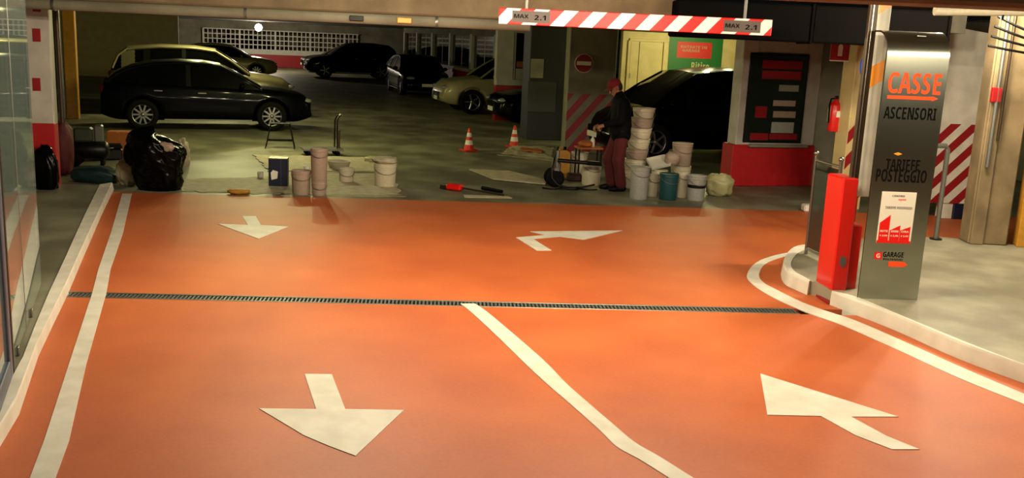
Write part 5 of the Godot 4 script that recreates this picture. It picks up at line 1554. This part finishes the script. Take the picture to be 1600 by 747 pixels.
func build_pump_cart() -> void:
	# spray pump on a tubular cart: frame hoop, handle bar, wheel, hoses; containers stand around it
	var at := P(872, 294)
	var m := mpp(at)
	var o := base("pump_cart", at, 8, "tubular spray pump cart with a wheel in front of the worker", "pump cart")
	var X := func(px: float) -> float: return (px - 872.0) * m
	var Y := func(py: float) -> float: return (294.0 - py) * m
	obj("frame_hoop", tube(S(), [Vector3(X.call(872), Y.call(232), -0.2), Vector3(X.call(866), Y.call(246), -0.1), Vector3(X.call(861), Y.call(262), 0), Vector3(X.call(861), Y.call(278), 0.02), Vector3(X.call(870), Y.call(288), 0.04), Vector3(X.call(890), Y.call(293), 0.05), Vector3(X.call(912), Y.call(291), 0.02), Vector3(X.call(930), Y.call(287), 0.0)], 0.014, 8), M.dark_metal, o)
	obj("frame_hoop", tube(S(), [Vector3(X.call(876), Y.call(234), -0.4), Vector3(X.call(870), Y.call(262), -0.36), Vector3(X.call(880), Y.call(286), -0.34), Vector3(X.call(905), Y.call(283), -0.36)], 0.014, 8), M.dark_metal, o)
	obj("handle_bar", tube(S(), [Vector3(X.call(868), Y.call(250), 0.02), Vector3(X.call(926), Y.call(253.4), 0.04)], 0.03, 10), M.dark_metal, o)
	obj("grip", tube(S(), [Vector3(X.call(915), Y.call(252.8), 0.04), Vector3(X.call(938), Y.call(254), 0.04)], 0.033, 10), M.rubber, o)
	obj("column", tube(S(), [Vector3(X.call(869), Y.call(235), 0), Vector3(X.call(868), Y.call(262), 0)], 0.028, 10), M.galv, o)
	obj("motor", bx(Vector3(X.call(869), Y.call(262), -0.1), Vector3(0.13, 0.17, 0.16), 0.03), M.galv, o)
	var r := 0.14
	for z in [-0.32, -0.05]:
		obj("wheel", lathe(S(), [Vector2(r * 0.5, -0.03), Vector2(r * 0.9, -0.03), Vector2(r, 0), Vector2(r * 0.9, 0.03), Vector2(r * 0.5, 0.03), Vector2(0, 0.01)], Transform3D(Basis(Vector3.RIGHT, PI / 2), Vector3(X.call(868), r, z)), 24), M.rubber, o)
	var hose := []
	for i in 25:
		var u := i / 24.0
		hose.append(Vector3(X.call(845.0 + 85.0 * u), 0.018, 0.12 + 0.09 * sin(u * 9.0)))
	obj("hose", tube(S(), hose, 0.011, 7), M.dark_metal, o)
	var hose2 := []
	for i in 21:
		var u := i / 20.0
		var a := TAU * u * 1.3
		hose2.append(Vector3(X.call(886) + 0.16 * cos(a), 0.02 + 0.012 * u, 0.14 + 0.08 * sin(a)))
	obj("hose", tube(S(), hose2, 0.010, 7), M.dark_metal, o)
	# containers behind the bar
	var jp := P(879, 280)
	var j := base("jerry_can", jp + Vector3(0, 0, -0.35), 5, "yellow plastic jerry can behind the pump cart", "jerry can")
	obj("body", slab_xy(S(), [Vector2(-0.10, 0), Vector2(0.06, 0), Vector2(0.11, 0.04), Vector2(0.11, 0.40), Vector2(0.05, 0.44), Vector2(-0.06, 0.44), Vector2(-0.05, 0.3)], -0.10, 0.10), M.yellow, j)
	obj("cap", tube(S(), [Vector3(0.03, 0.44, 0), Vector3(0.03, 0.49, 0)], 0.028, 10), M.rubber, j)
	obj("handle", tube(S(), [Vector3(-0.05, 0.43, 0), Vector3(-0.05, 0.49, 0), Vector3(0.02, 0.47, 0)], 0.014, 8), M.yellow, j)
	pail(905, 277, 27, 38, M.pail, "cream bucket left of the worker behind the handle bar")
	pail(924, 291, 32, 36, M.pail, "cream bucket at the worker's feet under the handle bar")
	tag(obj("brick_red_case", bx(P(897, 284) + Vector3(0, 0.06, -0.12), Vector3(0.24, 0.12, 0.2), 0.02), plain(Color(0.22, 0.07, 0.05), 0.7)), "dark brown-red case under the pump cart bar", "case")
	var tp := P(922, 262)
	var t := base("work_table", D(918, 262, 15.6) * Vector3(1, 0, 1), 10, "small work stand with paint cans behind the cream buckets", "work stand")
	obj("top", bx(Vector3(0, 0.52, 0), Vector3(0.42, 0.03, 0.3), 0.006), M.cardboard, t)
	for x in [-0.18, 0.18]:
		for z in [-0.12, 0.12]:
			obj("leg", tube(S(), [Vector3(x, 0, z), Vector3(x, 0.51, z)], 0.014, 6), M.dark_metal, t)
	var c1 := t.transform * Vector3(0.06, 0.535, 0.0)
	tag(obj("spray_bottle", lathe(S(), [Vector2(0, 0), Vector2(0.035, 0), Vector2(0.035, 0.12), Vector2(0.015, 0.15), Vector2(0.015, 0.18), Vector2(0, 0.18)], Transform3D(Basis.IDENTITY, c1)), M.paper), "white bottle standing on the work stand", "bottle")
	tag(obj("rag_heap", lump(S(), t.transform * Vector3(-0.06, 0.585, 0.02), Vector3(0.22, 0.10, 0.2), 61, 0.3), M.cardboard), "brown rag heap on the work stand", "rag")

func build_bucket_group() -> void:
	# tall leaning stack behind the worker
	var at := P(993, 296) + Vector3(0, 0, -0.2)
	var m := mpp(at)
	var y := 0.0
	var hs := [28.0, 17.0, 16.0, 16.0, 16.0, 16.0, 15.0]
	var ms := [M.pail, M.pail, M.pail_pink, M.pail, M.pail, M.pail_pink, M.pail]
	var nm := ["lowest", "second", "third", "fourth", "fifth", "sixth", "topmost"]
	for i in hs.size():
		var h: float = hs[i] * m
		pail_at(at + Vector3(0.10 * y - 0.04, y, 0), (36.0 - 0.3 * i) * m, h - 0.012, ms[i], "%s bucket of the tall stack behind the worker" % nm[i], "lid", "buckets of the tall stack")
		y += h
	pail(999, 313, 31, 50, M.pail_grey, "grey bucket in front of the tall stack", "lid")
	pail(1020, 308, 19, 33, M.pail, "narrow cream bucket between the grey and the teal one", "lid")
	pail(1045, 314, 30, 40, M.pail_teal, "teal bucket in the cluster behind the worker", "lid")
	pail(1066, 310, 20, 40, M.pail, "slim white bucket right of the teal one", "lid")
	var t := pail(1089, 315, 30, 38, M.pail_grey, "white bucket with a dark printed band at the end of the cluster", "lid")
	var tm := mpp(t.position)
	obj("printed_band", lathe(S(), [Vector2(14.1 * tm, 20 * tm), Vector2(14.4 * tm, 25 * tm)], Transform3D.IDENTITY, 28), M.dark_metal, t)
	var lo := pail(1064, 296, 32, 34, M.pail, "lower bucket of the pair behind the slim white one", "lid")
	pail_at(lo.position + Vector3(0, 34 * mpp(lo.position) + 0.012, 0), 32 * mpp(lo.position), 34 * mpp(lo.position), M.pail_pink, "upper pinkish bucket of the pair before the van", "lid")
	# tilted tray and a paper sack on the cream buckets
	var tp := P(1024, 292)
	var bx2 := pail(1030, 300, 26, 32, M.pail, "cream bucket carrying the tilted tray", "lid")
	var tr := base("paint_tray", bx2.position + Vector3(-0.03, 0.43, 0.02), 20, "bright cream paint tray tilted over the buckets", "paint tray")
	tr.rotation_degrees = Vector3(28, 20, 14)
	obj("floor", bx(Vector3(0, 0, 0), Vector3(0.30, 0.012, 0.24), 0.004), M.white_paint, tr)
	for q in [[Vector3(0, 0.02, 0.12), Vector3(0.30, 0.05, 0.012)], [Vector3(0, 0.02, -0.12), Vector3(0.30, 0.05, 0.012)], [Vector3(0.15, 0.02, 0), Vector3(0.012, 0.05, 0.24)], [Vector3(-0.15, 0.02, 0), Vector3(0.012, 0.05, 0.24)]]:
		obj("side", bx(q[0], q[1], 0.003), M.white_paint, tr)
	tag(obj("paper_sack", lump(S(), P(1049, 302) + Vector3(0, 0.50, -0.2), Vector3(0.22, 0.22, 0.18), 71, 0.2), M.pail_pink), "beige paper sack on the teal bucket", "sack")
	tag(obj("plastic_sack", lump(S(), P(1125, 308) + Vector3(0, 0.16, -0.15), Vector3(0.42, 0.36, 0.34), 72, 0.28, 30, 18), M.bag_pale), "yellowish plastic sack at the red foot of the kiosk", "sack")

# ------------------------------------------------------------------ the worker
func capsule_mesh(bones: Array, k: float, cell: float, s: SurfaceTool) -> SurfaceTool:
	# a smooth skin over tapered bones [a, b, ra, rb], meshed as surface nets
	var lo := Vector3.ONE * 1e9
	var hi := Vector3.ONE * -1e9
	for b in bones:
		var r: float = maxf(b[2], b[3]) + k + cell * 2
		lo = lo.min((b[0] as Vector3).min(b[1]) - Vector3.ONE * r)
		hi = hi.max((b[0] as Vector3).max(b[1]) + Vector3.ONE * r)
	var nx := int((hi.x - lo.x) / cell) + 2
	var ny := int((hi.y - lo.y) / cell) + 2
	var nz := int((hi.z - lo.z) / cell) + 2
	var f := PackedFloat32Array()
	f.resize(nx * ny * nz)
	f.fill(1.0)
	for b in bones:
		var a: Vector3 = b[0]
		var c: Vector3 = b[1]
		var ra: float = b[2]
		var rb: float = b[3]
		var ab := c - a
		var ll: float = maxf(ab.length_squared(), 1e-9)
		var rr: float = maxf(ra, rb) + k + cell * 2
		var q0 := ((a.min(c) - Vector3.ONE * rr - lo) / cell).floor()
		var q1 := ((a.max(c) + Vector3.ONE * rr - lo) / cell).ceil()
		for z in range(maxi(0, int(q0.z)), mini(nz - 1, int(q1.z)) + 1):
			for y in range(maxi(0, int(q0.y)), mini(ny - 1, int(q1.y)) + 1):
				var row := (z * ny + y) * nx
				for x in range(maxi(0, int(q0.x)), mini(nx - 1, int(q1.x)) + 1):
					var p := lo + Vector3(x, y, z) * cell
					var t := clampf((p - a).dot(ab) / ll, 0.0, 1.0)
					var d := p.distance_to(a + ab * t) - lerpf(ra, rb, t)
					var e := f[row + x]
					var h := maxf(k - absf(e - d), 0.0) / k
					f[row + x] = minf(e, d) - h * h * k * 0.25
	s.set_smooth_group(0)
	var vid := {}
	var vs := []
	for z in nz - 1:
		for y in ny - 1:
			for x in nx - 1:
				var i0 := (z * ny + y) * nx + x
				var inside := 0
				var v := [f[i0], f[i0 + 1], f[i0 + nx], f[i0 + nx + 1], f[i0 + nx * ny], f[i0 + nx * ny + 1], f[i0 + nx * ny + nx], f[i0 + nx * ny + nx + 1]]
				for q in v:
					if q < 0.0:
						inside += 1
				if inside == 0 or inside == 8:
					continue
				var sum := Vector3.ZERO
				var cnt := 0
				for e in [[0, 1], [2, 3], [4, 5], [6, 7], [0, 2], [1, 3], [4, 6], [5, 7], [0, 4], [1, 5], [2, 6], [3, 7]]:
					var va: float = v[e[0]]
					var vb: float = v[e[1]]
					if (va < 0.0) != (vb < 0.0):
						var t := va / (va - vb)
						var pa := Vector3(e[0] & 1, (e[0] >> 1) & 1, e[0] >> 2)
						var pb := Vector3(e[1] & 1, (e[1] >> 1) & 1, e[1] >> 2)
						sum += pa.lerp(pb, t)
						cnt += 1
				vid[i0] = vs.size()
				vs.append(lo + (Vector3(x, y, z) + sum / cnt) * cell)
	var step := [1, nx, nx * ny]
	for i0 in vid:
		for ax in 3:
			var u: int = step[(ax + 1) % 3]
			var w: int = step[(ax + 2) % 3]
			var i1: int = i0 + step[ax]
			if (f[i0] < 0.0) == (f[i1] < 0.0):
				continue
			if not (vid.has(i0 - u) and vid.has(i0 - w) and vid.has(i0 - u - w)):
				continue
			var a: Vector3 = vs[vid[i0]]
			var b: Vector3 = vs[vid[i0 - u]]
			var c: Vector3 = vs[vid[i0 - u - w]]
			var d: Vector3 = vs[vid[i0 - w]]
			if f[i0] < 0.0:
				quad(s, a, d, c, b)
			else:
				quad(s, a, b, c, d)
	return s

func build_person() -> void:
	# local +x is where the worker faces, +y up, +z the worker's right
	var at := P(958, 299)
	var o := base("person", at + Vector3(0.05, 0, -0.12), 180.0 + 10.0, "worker in a black jacket, dark red trousers and red cap bending over the cart", "person")
	var hipc := Vector3(-0.02, 0.88, 0)
	var chest := Vector3(0.02, 1.24, 0)
	var neck := Vector3(0.05, 1.42, 0)
	var head := Vector3(0.105, 1.545, 0)
	var hip := [Vector3(-0.02, 0.86, -0.09), Vector3(-0.02, 0.86, 0.09)]
	var knee := [Vector3(0.02, 0.47, -0.11), Vector3(0.12, 0.48, 0.10)]
	var ankle := [Vector3(-0.05, 0.08, -0.12), Vector3(0.04, 0.08, 0.10)]
	var sh := [Vector3(0.02, 1.35, -0.185), Vector3(0.02, 1.35, 0.185)]
	var el := [Vector3(0.06, 1.08, -0.24), Vector3(0.07, 1.07, 0.24)]
	var wr := [Vector3(0.27, 1.00, -0.15), Vector3(0.28, 0.97, 0.16)]
	# ---- skin: head, neck, trunk, arms and hands in one surface
	var skin := []
	skin.append([hipc, chest, 0.09, 0.11])
	skin.append([chest, neck, 0.09, 0.055])
	skin.append([neck, head - Vector3(0.03, 0.03, 0), 0.055, 0.055])
	for k in 2:
		skin.append([chest, sh[k], 0.08, 0.06])
		skin.append([sh[k], el[k], 0.045, 0.036])
		skin.append([el[k], wr[k], 0.036, 0.025])
		skin.append([hip[k], knee[k], 0.07, 0.05])
		skin.append([knee[k], ankle[k], 0.05, 0.035])
	var s := S()
	capsule_mesh(skin, 0.03, 0.014, s)
	# head with its own fine grid: skull, jaw, nose, brow, lips, ears
	var tilt := Basis(Vector3.FORWARD, deg_to_rad(28.0))       # looks down at the work
	var hp := func(v: Vector3) -> Vector3: return head + tilt * v
	var hb := [
		[hp.call(Vector3(-0.02, 0.035, 0)), hp.call(Vector3(0.02, 0.04, 0)), 0.082, 0.078],
		[hp.call(Vector3(0.03, -0.03, 0)), hp.call(Vector3(0.055, -0.085, 0)), 0.055, 0.03],
		[hp.call(Vector3(0.088, 0.005, 0)), hp.call(Vector3(0.108, -0.028, 0)), 0.010, 0.014],
		[hp.call(Vector3(0.085, 0.022, -0.03)), hp.call(Vector3(0.085, 0.022, 0.03)), 0.012, 0.012],
		[hp.call(Vector3(0.085, -0.058, -0.018)), hp.call(Vector3(0.085, -0.058, 0.018)), 0.009, 0.009],
		[hp.call(Vector3(-0.01, 0.012, -0.082)), hp.call(Vector3(-0.015, -0.02, -0.080)), 0.014, 0.010],
		[hp.call(Vector3(-0.01, 0.012, 0.082)), hp.call(Vector3(-0.015, -0.02, 0.080)), 0.014, 0.010],
		[hp.call(Vector3(-0.03, -0.05, 0)), neck, 0.05, 0.055]]
	capsule_mesh(hb, 0.014, 0.006, s)
	# hands: palm, four fingers of their own length, thumb; closed round a grip
	for k in 2:
		var sd := -1.0 if k == 0 else 1.0
		var w: Vector3 = wr[k]
		var fw := (w - (el[k] as Vector3)).normalized()
		var acr := Vector3(0, 0, 1)
		var dn := acr.cross(fw).normalized()
		if dn.y > 0:
			dn = -dn
		var hbones := [[w, w + fw * 0.07, 0.026, 0.03]]
		for i in 4:
			var off := (i - 1.5) * 0.021
			hbones.append([w + fw * 0.03 + acr * off * 0.6, w + fw * 0.09 + acr * off, 0.014, 0.012])
			var ln: float = [0.030, 0.036, 0.034, 0.026][i]
			var p0 := w + fw * 0.09 + acr * off
			var p1 := p0 + (fw * 0.7 + dn * 0.7) * ln
			var p2 := p1 + (dn * 1.0 - fw * 0.1) * ln * 0.8
			var p3 := p2 + (dn * 0.6 - fw * 0.8) * ln * 0.6
			hbones.append([p0, p1, 0.011, 0.010])
			hbones.append([p1, p2, 0.010, 0.009])
			hbones.append([p2, p3, 0.009, 0.008])
		var t0 := w + fw * 0.025 - acr * sd * 0.024
		var t1 := t0 + (fw * 0.6 + dn * 0.5 - acr * sd * 0.5) * 0.04
		hbones.append([t0, t1, 0.014, 0.012])
		hbones.append([t1, t1 + (fw * 0.5 + dn * 0.8) * 0.035, 0.011, 0.009])
		capsule_mesh(hbones, 0.006, 0.005, s)
	obj("body", s, M.skin, o)
	# ---- eyes
	for z in [-0.03, 0.03]:
		obj("eye", ellipsoid(S(), hp.call(Vector3(0.083, 0.003, z)), Vector3(0.012, 0.012, 0.012), Basis.IDENTITY, 10, 6), M.black, o)
	# ---- jacket
	var jk := [[Vector3(-0.02, 0.86, -0.07), Vector3(-0.02, 0.86, 0.07), 0.135, 0.135], [Vector3(-0.02, 0.86, 0), Vector3(0.0, 1.08, 0), 0.135, 0.145],
		[Vector3(-0.03, 1.00, -0.06), chest + Vector3(-0.02, 0, -0.07), 0.125, 0.13], [Vector3(-0.03, 1.00, 0.06), chest + Vector3(-0.02, 0, 0.07), 0.125, 0.13],
		[chest + Vector3(-0.01, 0.06, -0.10), chest + Vector3(-0.01, 0.06, 0.10), 0.115, 0.115], [chest + Vector3(0, 0.08, 0), neck + Vector3(-0.01, -0.01, 0), 0.11, 0.075],
		[neck + Vector3(-0.015, 0.0, 0), neck + Vector3(0.0, 0.035, 0), 0.075, 0.068]]
	for k in 2:
		jk.append([sh[k] + Vector3(-0.01, -0.01, 0), el[k], 0.082, 0.062])
		jk.append([el[k], (el[k] as Vector3).lerp(wr[k], 0.92), 0.062, 0.046])
	var js := S()
	capsule_mesh(jk, 0.05, 0.014, js)
	obj("jacket", js, M.jacket, o)
	# ---- trousers
	var tr := [[hip[0] + Vector3(0, 0.05, 0.02), hip[1] + Vector3(0, 0.05, -0.02), 0.118, 0.118]]
	for k in 2:
		tr.append([hip[k], knee[k], 0.108, 0.085])
		tr.append([knee[k], ankle[k] + Vector3(0.01, 0.03, 0), 0.085, 0.078])
	var ts := S()
	capsule_mesh(tr, 0.035, 0.014, ts)
	obj("trousers", ts, M.trousers, o)
	# ---- shoes
	for k in 2:
		var a: Vector3 = ankle[k]
		var ss := S()
		capsule_mesh([[Vector3(a.x - 0.03, 0.045, a.z), Vector3(a.x + 0.10, 0.04, a.z), 0.045, 0.042], [Vector3(a.x + 0.10, 0.04, a.z), Vector3(a.x + 0.17, 0.034, a.z), 0.042, 0.032], [Vector3(a.x, 0.05, a.z), a + Vector3(0, 0.03, 0), 0.048, 0.05]], 0.02, 0.009, ss)
		obj("shoe", ss, M.black, o)
	# ---- cap with peak and white badge
	var cs := S()
	capsule_mesh([[hp.call(Vector3(-0.022, 0.058, 0)), hp.call(Vector3(0.02, 0.062, 0)), 0.088, 0.084]], 0.01, 0.008, cs)
	obj("cap", cs, M.cap, o)
	var pk := S()
	pk.set_smooth_group(0)
	for i in 10:
		var u0 := -1.2 + 2.4 * i / 10.0
		var u1 := -1.2 + 2.4 * (i + 1) / 10.0
		var e := func(u: float, rr: float, y: float) -> Vector3: return hp.call(Vector3(0.02 + rr * cos(u), y, rr * sin(u) * 0.9))
		quad(pk, e.call(u0, 0.075, 0.045), e.call(u1, 0.075, 0.045), e.call(u1, 0.15, 0.035), e.call(u0, 0.15, 0.035))
		quad(pk, e.call(u0, 0.075, 0.038), e.call(u0, 0.15, 0.030), e.call(u1, 0.15, 0.030), e.call(u1, 0.075, 0.038))
		quad(pk, e.call(u0, 0.15, 0.035), e.call(u1, 0.15, 0.035), e.call(u1, 0.15, 0.030), e.call(u0, 0.15, 0.030))
	obj("cap_peak", pk, M.cap, o)
	obj("cap_badge", ellipsoid(S(), hp.call(Vector3(0.035, 0.085, 0.072)), Vector3(0.028, 0.028, 0.012), Basis.IDENTITY, 10, 6), M.paper, o)
	# ---- hair at the nape
	var hs := S()
	capsule_mesh([[hp.call(Vector3(-0.055, 0.02, -0.035)), hp.call(Vector3(-0.055, 0.02, 0.035)), 0.05, 0.05], [hp.call(Vector3(-0.05, -0.02, -0.03)), hp.call(Vector3(-0.05, -0.02, 0.03)), 0.045, 0.045]], 0.02, 0.008, hs)
	obj("hair", hs, plain(Color(0.06, 0.04, 0.03), 0.8), o)
